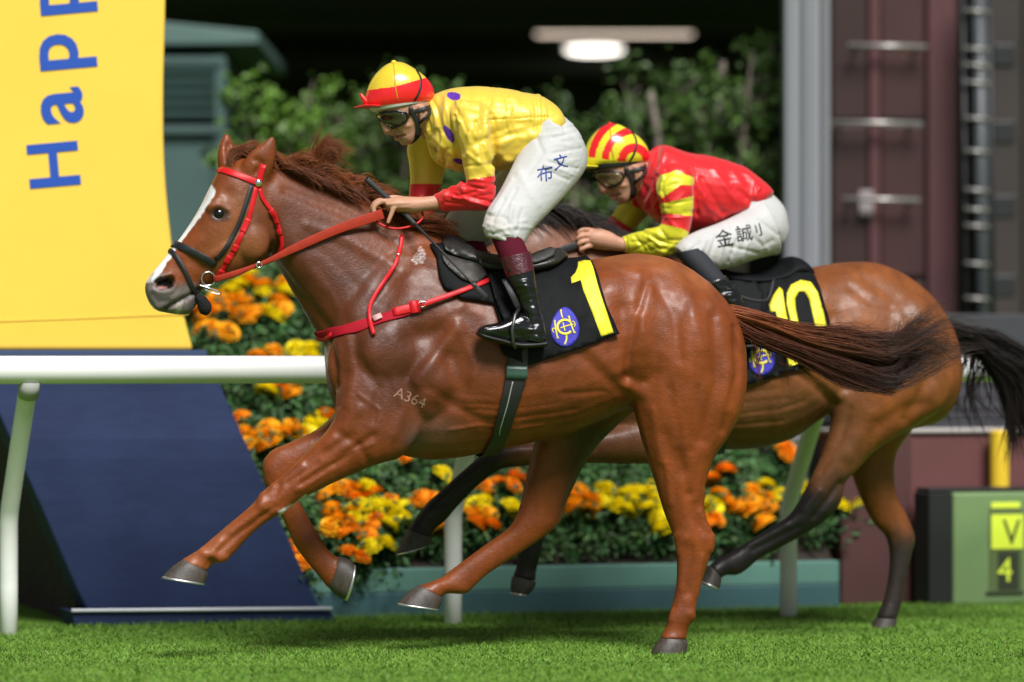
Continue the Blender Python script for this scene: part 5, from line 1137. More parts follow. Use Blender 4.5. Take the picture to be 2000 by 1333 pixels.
# ---------------- rear rider
T2 = lambda x, y: (1221+(x-800)*.965, 347+(y-230)*.965)
Y2, R2 = (.66, .62, .02), (.70, .010, .016)
def jpaint2(Q, uv, s):
    c = np.tile(np.array(R2), (len(Q.v), 1)); x, y = uv[:, 0], uv[:, 1]
    sl = (s > .188) | ((s > .10) & (y > 440) & (x < 1350))
    band = lambda p: inside(uv, p)
    for p in ([(1270, 362), (1283, 345), (1321, 333), (1362, 350), (1362, 362), (1330, 362), (1293, 387), (1285, 380)], [(1270, 404), (1293, 398), (1325, 391), (1362, 381), (1362, 424), (1300, 417), (1270, 415)], [(1200, 440), (1270, 428), (1286, 436), (1338, 449), (1345, 455), (1345, 520), (1200, 520)]):
        c[sl & band(p)] = Y2
    fs = s < -.09
    for p in ([(1190, 418), (1208, 390), (1275, 420), (1240, 452)], [(1150, 440), (1180, 432), (1205, 452), (1200, 480), (1140, 470)]): c[fs & band(p)] = Y2
    c[band([(1222, 392), (1232, 385), (1236, 402)])] = Y2
    return c
def cappaint2(uv, s):
    x, y = uv[:, 0], uv[:, 1]; r = np.hypot((x-1239)*1.04, y-314); c = np.tile(np.array((.78, .014, .02)), (len(x), 1))
    yl = (r < 16.5) | ((r > 33.5) & (r < 51.5)) | ((r > 66) & (r < 79)) | ((r > 94) & (r < 108)) | (y > np.interp(x, [1140, 1171, 1208, 1237, 1267, 1280], [306, 310, 316, 316, 314, 311])); c[yl] = (.70, .64, .025); return c
def jfold2(Q):
    nearest_fold(Q, F2, 20, (1350, 1490, 310, 440), .0045, 21, (30, 65), (6, 10), (45, 100)); nearest_fold(Q, F2, 10, (1285, 1350, 340, 460), .0035, 22, (-30, 40), (3, 5), (20, 45)); nearest_fold(Q, F2, 12, (1220, 1310, 450, 496), .005, 23, (-40, 50), (3, 5), (25, 55)); nearest_fold(Q, F2, 10, (1255, 1300, 300, 400), .006, 24, (80, 120), (3, 5), (30, 60))
def bfold2(B):
    nearest_fold(B, F2, 14, (1340, 1520, 450, 515), .0028, 34, (60, 105), (3, 5), (20, 50))
J2 = dict(seam=mat('seam_red', (.60, .05, .02), rough=.4), bfold=bfold2, capdy=-5, T=T2, k=.965, farshift=-60,
 torso=[[(1266, 302, 1242, 372, 0, .062), (1280, 288, 1248, 395, 0, .11), (1300, 284, 1262, 415, 0, .155), (1340, 298, 1295, 440, 0, .178), (1385, 304, 1335, 455, 0, .178), (1430, 318, 1385, 452, 0, .170), (1465, 337, 1430, 436, 0, .162), (1490, 358, 1470, 412, 0, .145), (1500, 372, 1494, 388, 0, .10)]],
 sleeves=[[(1290, 322, 1350, 325, .13, .06), (1282, 345, 1357, 350, .175, .068), (1281, 372, 1357, 382, .195, .062), (1289, 400, 1354, 412, .2, .056), (1292, 425, 1348, 445, .2, .053), (1290, 440, 1336, 478, .2, .050), (1272, 446, 1306, 499, .185, .047), (1245, 453, 1262, 500, .155, .043), (1225, 459, 1234, 497, .13, .038), (1215, 463, 1221, 494, .12, .033)],
          [(1250, 365, 1310, 385, -.14, .07), (1212, 395, 1268, 420, -.19, .058), (1192, 424, 1236, 452, -.2, .05), (1175, 435, 1205, 466, -.17, .045), (1158, 440, 1178, 468, -.12, .036)]],
 arms=[[(1290, 322, 1350, 325, .13, .06), (1281, 372, 1357, 382, .195, .062), (1292, 425, 1348, 445, .2, .053), (1272, 446, 1306, 499, .185, .047), (1225, 459, 1234, 497, .13, .038), (1205, 462, 1210, 495, .118, .038)],
       [(1250, 365, 1310, 385, -.14, .07), (1192, 424, 1236, 452, -.2, .05), (1158, 440, 1178, 468, -.12, .04), (1145, 440, 1160, 466, -.09, .04)]],
 neck=[(1218, 342, 1268, 322, 0, .06), (1228, 366, 1272, 330, 0, .058), (1245, 384, 1288, 326, 0, .062), (1268, 400, 1310, 322, 0, .07)],
 legs=[[(1450, 345, 1420, 455, 0, .145), (1490, 368, 1450, 475, 0, .16), (1525, 400, 1480, 495, 0, .15), (1536, 440, 1505, 495, 0, .11)],
       [(1480, 385, 1522, 497, .085, .115), (1440, 418, 1480, 506, .13, .105), (1398, 438, 1432, 522, .18, .095), (1360, 452, 1392, 528, .225, .08), (1332, 468, 1358, 516, .26, .068), (1318, 484, 1336, 508, .27, .05)],
       [(1470, 385, 1512, 490, -.085, .115), (1385, 440, 1410, 510, -.18, .09), (1320, 460, 1345, 510, -.24, .075), (1280, 475, 1300, 505, -.27, .06)]],
 calves=[[(1322, 495, 1362, 488, .28, .05), (1372, 556, 1412, 542, .315, .044), (1430, 625, 1462, 605, .33, .04), (1432, 660, 1470, 665, .335, .04)], [(1262, 495, 1302, 488, -.28, .05), (1312, 556, 1352, 542, -.315, .044), (1370, 625, 1402, 605, -.33, .04)]],
 hands=[dict(palm=[[(1235, 466, 1240, 492, .13, .026), (1212, 464, 1216, 491, .12, .024), (1192, 453, 1198, 490, .112, .031), (1172, 447, 1180, 489, .105, .040), (1156, 447, 1162, 487, .10, .042), (1146, 450, 1150, 482, .098, .036)]],
   fingers=[[(1160, 451, .105, .0105), (1140, 449, .12, .010), (1130, 455, .115, .009), (1133, 462, .10, .008)], [(1158, 460, .11, .0105), (1138, 461, .128, .010), (1128, 467, .122, .009), (1132, 473, .105, .008)], [(1158, 470, .11, .0105), (1140, 472, .128, .010), (1130, 478, .122, .009), (1135, 484, .105, .008)], [(1160, 480, .11, .0100), (1145, 483, .125, .0095), (1134, 489, .12, .0085), (1140, 493, .105, .0075)], [(1180, 452, .08, .013), (1160, 443, .07, .011), (1148, 441, .07, .009)]]),
  dict(palm=[[(1172, 440, 1178, 464, -.10, .026), (1155, 434, 1160, 464, -.08, .036), (1142, 434, 1147, 458, -.07, .036)]], fingers=[[(1145, 440+5*i, -.05, .010), (1132, 440+5*i, -.045, .009), (1128, 447+5*i, -.045, .008)] for i in range(4)])],
 leg_strokes=[([(1480, 430), (1520, 460)], 4, -.004), ([(1400, 460), (1380, 520)], 4, -.006), ([(1415, 462), (1402, 522)], 4, .005), ([(1360, 480), (1340, 500)], 4, -.005), ([(1440, 470), (1425, 512)], 4, -.006), ([(1460, 475), (1450, 508)], 4, .005), ([(1380, 470), (1360, 510)], 4, .005), ([(1440, 440), (1490, 480), (1510, 470)], 4, -.004), ([(1345, 465), (1375, 470)], 4, .004), ([(1420, 480), (1480, 495)], 3.5, -.005), ([(1460, 430), (1500, 490)], 4, .003)],
 dirt=[(1330, 490, 25, .5), (1390, 510, 30, .35), (1500, 470, 40, .15)],
 jblend=[(1310, 345, 36), (1260, 380, 34), (1345, 380, 26)],
 jacket_strokes=[([(1300, 335), (1355, 345), (1362, 420)], 4.5, -.008), ([(1285, 345), (1282, 390), (1298, 430)], 5, -.006), ([(1284, 290), (1268, 340), (1255, 390)], 6, -.007), ([(1300, 292), (1285, 340)], 4, .006), ([(1480, 350), (1465, 420)], 3, -.005), ([(1400, 430), (1460, 400), (1480, 370)], 6, .006), ([(1390, 440), (1450, 420)], 4, -.006), ([(1370, 350), (1420, 430)], 6, -.005), ([(1395, 330), (1440, 400)], 6, .005),
   ([(1290, 450), (1305, 470), (1330, 470)], 4, -.006), ([(1260, 460), (1290, 480)], 4, .006), ([(1240, 462), (1260, 490)], 3.5, -.005), ([(1222, 462), (1226, 495)], 2.2, -.005), ([(1300, 400), (1350, 392)], 3, -.004), ([(1300, 425), (1345, 425)], 3, .004), ([(1230, 400), (1250, 430)], 4, -.005)],
 jpaint=jpaint2, jfold=jfold2, cappaint=cappaint2, rim=mat('rim_black', (.012, .011, .010), rough=.6), peakm=M_peaky, btn=M_peakr,
 gframe=mat('goggle_black'), lens=mat('lens_amber', (.20, .13, .07), rough=.07, spec=.8, coat=1, coat_r=.03),
 sock=[(1318, 494, 1366, 484, .28, .052), (1335, 516, 1386, 504, .295, .050), (1362, 545, 1408, 532, .31, .048), (1376, 560, 1418, 546, .315, .047)], sockm=mat('sock_navy', (.016, .018, .024), rough=.75, bump=.0008, bscale=300),
 band=[(1369, 556, 1416, 538, .318, .052), (1374, 562, 1420, 544, .32, .052)], bandm=mat('band_gloss', (.02, .02, .022), rough=.3, coat=.5),
 shaft=[(1370, 558, 1418, 540, .318, .049), (1385, 578, 1434, 558, .324, .048), (1408, 604, 1452, 584, .33, .043), (1428, 628, 1466, 612, .333, .040), (1440, 650, 1478, 645, .335, .040), (1442, 668, 1480, 672, .335, .040)],
 foot=[(1478, 645, 1480, 672, .335, .028), (1460, 640, 1462, 674, .335, .038), (1440, 634, 1440, 674, .335, .041), (1420, 636, 1418, 672, .335, .042), (1392, 644, 1390, 666, .335, .043), (1370, 650, 1370, 662, .335, .03)],
 sole=[(1482, 670, 1482, 680, .335, .036), (1440, 672, 1440, 682, .335, .042), (1400, 668, 1400, 678, .335, .045), (1366, 656, 1366, 664, .335, .025)],
)
rider2, br2, jk2, hm2 = build_rider('person in red satin jacket with yellow banded sleeves and hooped cap, riding the bay', F2, J2, tuple(F2.P(1420, 520, 0)))
M_ink = mat('ink_blue', (.02, .05, .27), rough=.6); M_inkk = mat('ink_black', (.012, .012, .014), rough=.6)
sk = next(c for c in rider1.children if c.name.startswith('sock')); bs = bvh_of(sk); M_wm = mat('mark_white', (.7, .7, .7), rough=.7)
for a in range(5): strap('sock_mark', [(992.5, 452), (992.5+3.2*math.cos(a*1.257+.3), 452+3.2*math.sin(a*1.257+.3))], 2.2, bs, F1, M_wm, sk, off=.001, th=.0012, step=1, smooth_it=0)
strap('sock_mark', [(987, 463), (989, 460), (990, 464), (993, 459), (994, 463), (997, 457), (998, 461), (1001, 456)], 1.3, bs, F1, M_wm, sk, off=.001, th=.0012, step=1, smooth_it=0)
bb = bvh_of(br1); text_decal('lettering', '布', 1064, 339, 31, -12, bb, F1, M_ink, br1, shear=.15); text_decal('lettering', '文', 1095, 316, 27, -14, bb, F1, M_ink, br1, shear=.15)
bb = bvh_of(br2); text_decal('lettering', '金', 1414, 465, 32, -12, bb, F2, M_inkk, br2); text_decal('lettering', '誠', 1453, 456, 31, -10, bb, F2, M_inkk, br2); text_decal('lettering', '刂', 1481, 449, 24, -14, bb, F2, M_inkk, br2)
# ================================================================== TACK
M_redl = mat('red_leather', (.56, .008, .013), rough=.42, spec=.3, bump=.0006, bscale=200, var=.06, vscale=30)
M_rein = mat('rein_rubber', (.36, .032, .014), rough=.6, spec=.2, bump=.0012, bscale=260, var=.12, vscale=30)
M_redw = mat('red_webbing', (.36, .006, .018), rough=.75, spec=.2, bump=.0008, bscale=400)
M_steel = mat('steel', (.72, .72, .72), rough=.18, metal=1)
M_cloth = mat('cloth_black', (.0045, .005, .006), rough=.7, spec=.16, bump=.0005, bscale=300, bump2=.004, b2scale=14)
M_yelc = mat('number_yellow', (.80, .70, .03), rough=.55, bump=.0005, bscale=250)
M_saddle = mat('saddle_leather', (.022, .020, .019), rough=.36, spec=.5, bump=.0015, bscale=90, var=.3, vscale=14)
M_saddleg = mat('saddle_grey', (.048, .042, .038), rough=.5, spec=.4, bump=.0012, bscale=140, var=.3, vscale=14)
M_emb = mat('emblem_blue', (.035, .030, .40), rough=.65, bump=.0005, bscale=300); M_emby = mat('emblem_yellow', (.80, .66, .06), rough=.6)
def ring_px(name, F, px, py, s, r, t, mt, parent, tilt=0):
    c = F.P(px, py, s); pts = [c+r*(math.cos(a)*-F.h+math.sin(a)*UP)+F.n*tilt*math.cos(a) for a in np.linspace(0, 2*math.pi, 25)]
    return MB().tube(pts, t, n=8, caps=False).build(name, mt, parent, smooth=True)
def free_strap(name, F, pts, mt, parent, th=.004, bvh=None, clear=.012, up=None, step=6):
    """strap hanging in the air between points (px,py,s,width px), kept clear of a body"""
    P = path_px(pts, step); S = P[:, 2].copy()
    if bvh is not None:
        for i, p in enumerate(P):
            r = ray(p[0], p[1]); r /= np.linalg.norm(r); h = bvh.ray_cast(Vector(C0), Vector(r), 40)
            if h[0] is not None: S[i] = max(S[i], F.s(np.array(h[0]))+clear)
        for _ in range(6): Q = S.copy(); Q[1:-1] = np.maximum(S[1:-1], (S[:-2]+S[2:])/2); S = Q
    Cn = np.array([F.P(p[0], p[1], s) for p, s in zip(P, S)]); T = np.gradient(Cn, axis=0); T /= np.linalg.norm(T, axis=1)[:, None]
    Nn = np.tile(F.n if up is None else up, (len(Cn), 1)); Sd = np.cross(T, Nn); Sd /= np.linalg.norm(Sd, axis=1)[:, None]; Up = np.cross(Sd, T)
    V, Fc = ribbon_mesh(Cn, Sd, Up, P[:, 3]/2/FPX*Cn[:, 1], th); return recalc(obj(name, np.array(V), Fc, mt, parent)), (Cn, S)

# ---- bridle of the chestnut
br = empty('bridle', tuple(F1.P(440, 440, 0)), 'red bridle with black noseband on the chestnut horse\'s head', 'bridle')
strap('browband', [(421, 331), (430, 332), (450, 338), (478, 348), (504, 358)], 13, BV1, F1, M_redl, br, th=.004, mirror=True)
strap('headpiece', [(505, 362), (507, 348), (511, 334), (516, 322)], 12, BV1, F1, M_redl, br, th=.004, mirror=True)
strap('cheekpiece', [(500, 366), (494, 392), (487, 422), (478, 446), (462, 478), (446, 508), (430, 532), (417, 546)], 9.5, BV1, F1, M_redl, br, th=.004, mirror=True)
for a, b in (((485, 428), (474, 455)), ((462, 478), (455, 492)), ((449, 500), (440, 515)), ((434, 527), (426, 538))): strap('keeper', [a, tuple((np.array(a)+b)/2), b], 12, BV1, F1, M_redl, br, off=.005, th=.004, step=3)
strap('noseband_cheek', [(491, 362), (482, 392), (468, 432), (450, 470), (432, 496), (420, 506)], 9, BV1, F1, M_black, br, th=.005, mirror=True)
strap('throatlatch', [(507, 368), (511, 386), (524, 404), (538, 420), (546, 446), (552, 472), (550, 488), (543, 498)], 8, BV1, F1, M_redl, br, th=.004, mirror=True)
strap('keeper', [(528, 410), (538, 422), (543, 438)], 11, BV1, F1, M_redl, br, off=.005, th=.004, step=3); strap('keeper', [(546, 448), (549, 460)], 11, BV1, F1, M_redl, br, off=.005, th=.004, step=3)
nb_ = strap('noseband', [(329, 478), (338, 477), (362, 485), (390, 499), (414, 513), (420, 518)], 14, BV1, F1, M_black, br, th=.006, mirror=True)
strap('drop_strap', [(326, 486), (338, 494), (352, 513), (365, 537), (374, 560), (384, 580)], 9, BV1, F1, M_black, br, th=.006, mirror=True)
p, n = hit(BV1, 504, 358, F1); v, f = ball(F1, 505, 358, F1.s(p)+.012, 8, 8, .009); recalc(obj('rosette', v, f, M_steel, br))
p, n = hit(BV1, 400, 548, F1); sb = F1.s(p)
ring_px('bit_ring', F1, 407, 545, sb+.014, .026, .0032, M_steel, br); 
recalc(obj('bit_bar', *tube_px(F1, [(388, 557, sb+.016, .003), (408, 563, sb+.022, .003), (432, 572, sb+.022, .003)], 8), M_steel, br)); recalc(obj('bit_bar', *tube_px(F1, [(400, 566, sb+.020, .0025), (416, 573, sb+.022, .0025), (432, 575, sb+.022, .0025)], 8), M_steel, br))
recalc(obj('chin_pad', *tube_px(F1, [(384, 578, .045, .010), (394, 588, .04, .022), (400, 602, .03, .027), (398, 612, .02, .018)], 12), mat('chin_fleece', (.008, .008, .009), rough=.95, bump=.006, bscale=120), br))
_, (rc, rs) = free_strap('rein', F1, [(417, 546, sb+.015, 12), (450, 537, .09, 11), (495, 521, .10, 8), (530, 507, .11, 10), (580, 483, .12, 16), (660, 448, .12, 18), (748, 418, .115, 20)], M_rein, br, .004, BV1)
m = F1.mir(np.array([q for q in rc])); 
free_strap('rein', F1, [(417, 546, -.08, 12), (530, 507, -.13, 12), (660, 452, -.13, 16), (745, 424, -.06, 18)], M_rein, br)
recalc(obj('rein_end', *tube_px(F1, [(732, 430, .10, .004), (748, 441, .11, .0045), (772, 447, .115, .0045), (800, 443, .115, .0045), (820, 433, .11, .0045), (826, 421, .10, .004), (823, 412, .08, .004)], 8), M_redl, br))
ring_px('rein_stop', F1, 506, 518, .115, .010, .0035, M_steel, br)

# ---- breastplate
bp = empty('breastplate', tuple(F1.P(720, 640, .2)), 'red webbing breastplate round the chestnut horse\'s chest', 'breastplate')
strap('chest_band', [(612, 656, 18), (630, 655, 20), (680, 644, 22), (740, 626, 21), (790, 609, 20), (814, 601, 19)], 20, BV1, F1, M_redw, bp, th=.006, mirror=True)
strap('buckle_tab', [(768, 612), (790, 606), (820, 600)], 17, BV1, F1, M_redl, bp, off=.008, th=.006); strap('buckle_tab', [(800, 603), (818, 599)], 25, BV1, F1, M_redl, bp, off=.010, th=.006)
strap('girth_strap', [(820, 599), (870, 583), (920, 566), (972, 548)], 10, BV1, F1, M_redl, bp, off=.022, th=.005, mirror=True)
strap('front_tab', [(620, 661), (640, 660), (652, 654)], 9, BV1, F1, M_redl, bp, off=.009, th=.005)
strap('neck_strap', [(784, 462), (782, 480), (776, 505), (768, 524), (748, 552), (730, 580), (721, 605), (724, 630), (731, 656)], 8, BV1, F1, M_redl, bp, off=.010, th=.007, mirror=True)
strap('maker_tag', [(731, 628), (747, 622)], 13, BV1, F1, mat('tag_pink', (.60, .34, .32), rough=.6), bp, off=.018, th=.003)
p, n = hit(BV1, 823, 598, F1); c = p+n*.03
MB().tube([c+F1.h*.011*a+UP*.011*b for a, b in ((-1, -1), (1, -1), (1, 1), (-1, 1), (-1, -1))], .0025, n=6).build('buckle', M_steel, bp, smooth=True)
p, n = hit(BV1, 773, 507, F1); c = p+n*.02; MB().tube([c+F1.h*.009*a+UP*.009*b for a, b in ((-1, -1), (1, -1), (1, 1), (-1, 1), (-1, -1))], .002, n=6).build('buckle', M_steel, bp, smooth=True)
text_decal('freeze_brand', 'A364', 801, 777, 21, 22, BV1, F1, mat('brand_pale', (.25, .135, .09), rough=.75, var=.35, vscale=60), horse1, off=.0016)

# ---- saddle cloth with number and emblem
def emblem(F, bv, T, parent):
    egg = []
    for a in np.linspace(0, 2*math.pi, 40, endpoint=False):
        x, y = math.cos(a), math.sin(a); egg.append(T(480+x*(315-60*max(0, -y)**1.2), 690+y*(400 if y > 0 else 455)))
    e = decal('emblem', egg, bv, F, M_emb, parent, off=.004, thick=.003, step=5); be_ = bvh_of(e)
    def st(pts, w): strap('emblem_mark', [T(*p) for p in pts], w, be_, F, M_emby, e, off=.0012, th=.002, step=2, smooth_it=0)
    arc = [(480+165*math.cos(a), 655+150*math.sin(a)) for a in np.linspace(-.75, -5.6, 18)]
    st(arc, 4.6); st([(390, 300), (405, 400), (430, 470)], 2.8); st([(435, 565), (480, 750)], 2.2); st([(510, 840), (510, 930), (470, 1040)], 3.2); st([(255, 530), (280, 720), (320, 900)], 2.8); st([(565, 440), (620, 620), (685, 790)], 2.8); st([(375, 685), (500, 640), (660, 600)], 2.2)
    st([(270, 715), (225, 680), (205, 730), (240, 790)], 1.8); st([(630, 545), (670, 540), (700, 610), (680, 660)], 1.8)
    for a, b in (((372, 298), (410, 296)), ((545, 440), (585, 430)), ((245, 528), (275, 525)), ((300, 900), (345, 890)), ((660, 785), (710, 775))): st([a, b], 3)
    return e
EMB1 = lambda x, y: (1060+x*160/1777, 580+y*160/1777)
sc1 = empty('saddle_cloth', tuple(F1.P(1100, 600, .25)), 'black saddle cloth with yellow number 1 and blue emblem on the chestnut', 'saddle cloth', 'numbered saddle cloths')
pl1 = lambda p: .012*max(0, 1-abs(p[0]-1090)/90)*max(0, 1-max(0, p[1]-490)/70)
cl1 = decal('cloth', [(838, 482), (851, 505), (857, 543), (866, 564), (900, 586), (963, 596), (978, 640), (976, 681), (985, 695), (1035, 713), (1157, 673), (1206, 654), (1195, 625), (1183, 597), (1170, 546), (1158, 520), (1146, 509), (1120, 514), (1060, 524), (1000, 527), (940, 516), (900, 500), (862, 480)], BV1, F1, M_cloth, sc1, off=.012, thick=.008, step=8, mirror=True, wrinkle=.010, wscale=34, smooth_it=25, pull=pl1)
bvc1 = bvh_of(cl1)
n1 = [(1290, 520), (1340, 509), (1385, 512), (1405, 560), (1440, 690), (1490, 850), (1560, 1060), (1465, 1090), (1395, 900), (1330, 740), (1310, 660), (1240, 685), (1235, 640), (1270, 605), (1288, 560)]
decal('number', [(800+x/3.92, 380+y/3.92) for x, y in n1], bvc1, F1, M_yelc, sc1, off=.0035, thick=.003, step=5)
emblem(F1, bvc1, EMB1, sc1)
sc2 = empty('saddle_cloth', tuple(F2.P(1530, 600, .25)), 'black saddle cloth with yellow number 10 half hidden by the chestnut\'s tail', 'saddle cloth', 'numbered saddle cloths')
pl2 = lambda p: .03*max(0, 1-abs(p[0]-1520)/80)*max(0, 1-max(0, p[1]-520)/90)
cl2 = decal('cloth', [(1340, 525), (1400, 545), (1450, 549), (1500, 545), (1540, 540), (1575, 532), (1592, 545), (1602, 570), (1612, 610), (1622, 660), (1624, 700), (1470, 748), (1400, 760), (1370, 700), (1350, 620)], BV2, F2, M_cloth, sc2, off=.014, thick=.008, step=8, mirror=True, wrinkle=.012, wscale=34, smooth_it=25, pull=pl2)
bvc2 = bvh_of(cl2)
c7 = lambda x, y: (1100+x/2.2222, 460+y/2.2222)
decal('number', [c7(*p) for p in ((893, 303), (912, 262), (938, 226), (952, 240), (968, 345), (1000, 470), (1026, 555), (980, 570), (958, 480), (932, 380), (922, 332), (900, 334))], bvc2, F2, M_yelc, sc2, off=.0035, thick=.003, step=5)
o_ = [(969, 300), (970, 252), (988, 217), (1030, 196), (1075, 205), (1105, 250), (1130, 340), (1150, 440), (1165, 520), (1150, 560), (1100, 580), (1058, 570), (1020, 480), (990, 390)]
i_ = [(1008, 320), (1005, 275), (1022, 245), (1048, 245), (1068, 280), (1090, 380), (1115, 500), (1108, 530), (1075, 535), (1050, 480), (1025, 400)]
decal('number', [c7(*p) for p in o_], bvc2, F2, M_yelc, sc2, off=.0035, thick=.003, step=5, holes=[[c7(*p) for p in i_]])
EMB2 = lambda x, y: (1487+(x-480)*.084, 700+(y-690)*.084)
emblem(F2, bvc2, EMB2, sc2)

# ---- saddles, girths, stirrups
sd = empty('racing_saddle', tuple(F1.P(950, 520, .1)), 'small black leather racing saddle with girth under the front rider', 'saddle', 'racing saddles')
BC1 = bvh_of(horse1, cl1)
v, f = loft(F1, [(852, 466, 862, 500, 0, .045), (872, 468, 880, 520, 0, .12), (905, 482, 910, 535, 0, .165), (960, 496, 960, 545, 0, .18), (1020, 500, 1020, 540, 0, .18), (1066, 490, 1066, 530, 0, .165), (1090, 485, 1090, 515, 0, .12), (1104, 492, 1104, 508, 0, .05)], seg=28, sub=5, egg=.15); recalc(obj('seat', v, f, M_saddle, sd))
x3 = lambda x, y: (800+x/3.92, 380+y/3.92)
BS1 = bvh_of(horse1, cl1, sd.children[0])
decal('flap', [x3(*p) for p in ((238, 465), (300, 482), (420, 520), (530, 545), (588, 632), (500, 692), (400, 655), (300, 575), (255, 520))], BS1, F1, M_saddleg, sd, off=.012, thick=.008, step=6, mirror=True, smooth_it=20)
decal('flap', [x3(*p) for p in ((240, 312), (330, 325), (420, 385), (500, 450), (535, 522), (470, 505), (330, 478), (262, 440))], BS1, F1, M_saddle, sd, off=.016, thick=.010, step=6, mirror=True, smooth_it=20)
decal('stirrup_flap', [x3(*p) for p in ((590, 640), (720, 610), (800, 720), (832, 830), (800, 940), (720, 1000), (690, 930), (640, 800))], BS1, F1, M_cloth, sd, off=.018, thick=.006, step=7, wrinkle=.006, wscale=30, smooth_it=20)
decal('cantle_pad', [x3(*p) for p in ((905, 530), (925, 490), (1000, 460), (1080, 432), (1120, 440), (1105, 480), (1040, 515), (960, 540))], BS1, F1, mat('cantle_grey', (.05, .05, .05), rough=.6, bump=.003, bscale=120), sd, off=.016, thick=.010, step=5, smooth_it=10)
gi = strap('girth', [(1010, 640, 38), (1012, 690, 38), (1007, 735, 40), (992, 790, 36), (976, 845, 32), (960, 878, 36), (952, 892, 36)], 38, BV1, F1, M_black, sd, off=.012, th=.007, mirror=True)
strap('girth_buckle', [(1009, 715), (1008, 740)], 42, BV1, F1, mat('buckle_green', (.030, .075, .055), rough=.4), sd, off=.021, th=.006)
strap('girth_stitch', [(1000, 745), (985, 800), (972, 845)], 2, BV1, F1, mat('stitch_pale', (.30, .32, .30), rough=.7), sd, off=.0195, th=.002)
st = [F1.P(x, y, .335+ds) for x, y, ds in ((1014, 604, 0), (1006, 616, .05), (1000, 645, .055), (1002, 668, .05), (1006, 679, .04), (1006, 680, -.04), (1002, 660, -.055), (1006, 616, -.05), (1014, 604, 0))]
MB().tube(st, .007, n=8).build('stirrup_iron', mat('iron_dark', (.10, .10, .105), rough=.35, metal=.8), sd, smooth=True)
recalc(free_strap('stirrup_leather', F1, [(985, 545, .31, 12), (1000, 575, .335, 12), (1014, 604, .335, 12)], M_black, sd)[0])
stf = [F1.mir(p)-F1.h*-.0 for p in st]; MB().tube(stf, .007, n=8).build('stirrup_iron', mat('iron_dark'), sd, smooth=True)
sd2 = empty('racing_saddle', tuple(F2.P(1440, 540, .1)), 'dark racing saddle and stirrup leathers under the rear rider', 'saddle', 'racing saddles')
v, f = loft(F2, [(1340, 498, 1348, 530, 0, .05), (1365, 505, 1370, 550, 0, .13), (1410, 526, 1415, 560, 0, .17), (1470, 534, 1470, 562, 0, .17), (1515, 522, 1518, 556, 0, .16), (1538, 502, 1544, 548, 0, .15), (1560, 506, 1566, 546, 0, .14), (1580, 524, 1584, 548, 0, .09)], seg=28, sub=5, egg=.15); recalc(obj('seat', v, f, M_cloth, sd2))
BS2 = bvh_of(horse2, cl2, sd2.children[0])
decal('flap', [(1392, 545), (1420, 548), (1470, 552), (1492, 575), (1485, 640), (1470, 660), (1440, 640), (1410, 600)], BS2, F2, M_cloth, sd2, off=.012, thick=.008, step=7, mirror=True, smooth_it=25)
strap('girth', [(1420, 640, 38), (1418, 700, 38), (1410, 780, 38), (1400, 860, 36), (1396, 884, 36)], 38, BV2, F2, M_black, sd2, off=.012, th=.007, mirror=True)
free_strap('rein_loop', F2, [(1512, 545, .24, 6), (1505, 575, .29, 6), (1495, 588, .31, 6), (1465, 586, .32, 6), (1440, 576, .32, 6)], M_black, sd2, bvh=BS2)
br2_ = empty('bridle', tuple(F2.P(860, 560, 0)), 'dark reins of the bay horse in the rear rider\'s hands', 'bridle')
free_strap('rein', F2, [(800, 672, .08, 10), (900, 600, .12, 12), (1020, 520, .13, 14), (1135, 476, .115, 14)], M_black, br2_, bvh=BV2); free_strap('rein', F2, [(800, 672, -.08, 10), (900, 600, -.14, 12), (1020, 520, -.15, 14), (1132, 452, -.05, 14)], M_black, br2_)
# ---- whip
wh = empty('riding_whip', tuple(F1.P(760, 395, .12)), 'black riding whip held in the front rider\'s hand', 'whip')
recalc(obj('handle', *tube_px(F1, [(716, 350, .088, .010), (720, 354, .088, .0115), (760, 390, .094, .0105), (792, 419, .11, .010), (812, 440, .14, .008)], 12), mat('whip_grip', (.03, .03, .032), rough=.6, bump=.002, bscale=250), wh))
recalc(obj('shaft', *tube_px(F1, [(808, 436, .134, .0065), (850, 478, .23, .005), (900, 530, .31, .0045), (930, 562, .335, .004)], 10), M_black, wh))
free_strap('flap', F1, [(922, 553, .332, 9), (940, 572, .338, 11), (954, 585, .338, 10)], M_black, wh)

# ================================================================== MANES AND TAILS
def crest1(t): return np.array((np.interp(t, [0, .2, .4, .6, .8, 1], [520, 575, 640, 710, 780, 850]), np.interp(t, [0, .2, .4, .6, .8, 1], [312, 333, 360, 389, 421, 452])))
R = np.random.default_rng(4); L = []
ROOT, TIP = (.10, .025, .008), (.30, .085, .022)
for i in range(46):
    t = i/45; x, y = crest1(t); ln = 1+.25*R.normal()
    if t < .18: dx, dy = 50*ln, 4+R.normal(0, 7)
    elif t < .42: dx, dy = 60*ln, -4+R.normal(0, 12)
    elif t < .66: dx, dy = 74*ln, -4+R.normal(0, 12)
    else: dx, dy = 44*ln, 8+R.normal(0, 6)
    s = R.uniform(-.02, .035) if t < .6 else R.uniform(-.05, -.01)
    L.append(([(x-6, y+6, s), (x+dx*.25, y-10+dy*.35, s+.01), (x+dx*.62, y-8+dy*.8+R.normal(0, 4), s+.015), (x+dx, y+dy+dx*.16, s+.01)], 52, 6, 10, ROOT, TIP, .25))
for i in range(12):   # the lock standing up in the wind
    s = R.uniform(-.02, .03); L.append(([(590+i*4, 345+i*2, s), (606+i*3, 318, s), (618+i*3, 300-i, s), (640+i*3.4+R.normal(0, 6), 272+R.normal(0, 9)+i*3, s)], 130, 8, 11, (.075, .018, .007), (.20, .055, .016), .2))
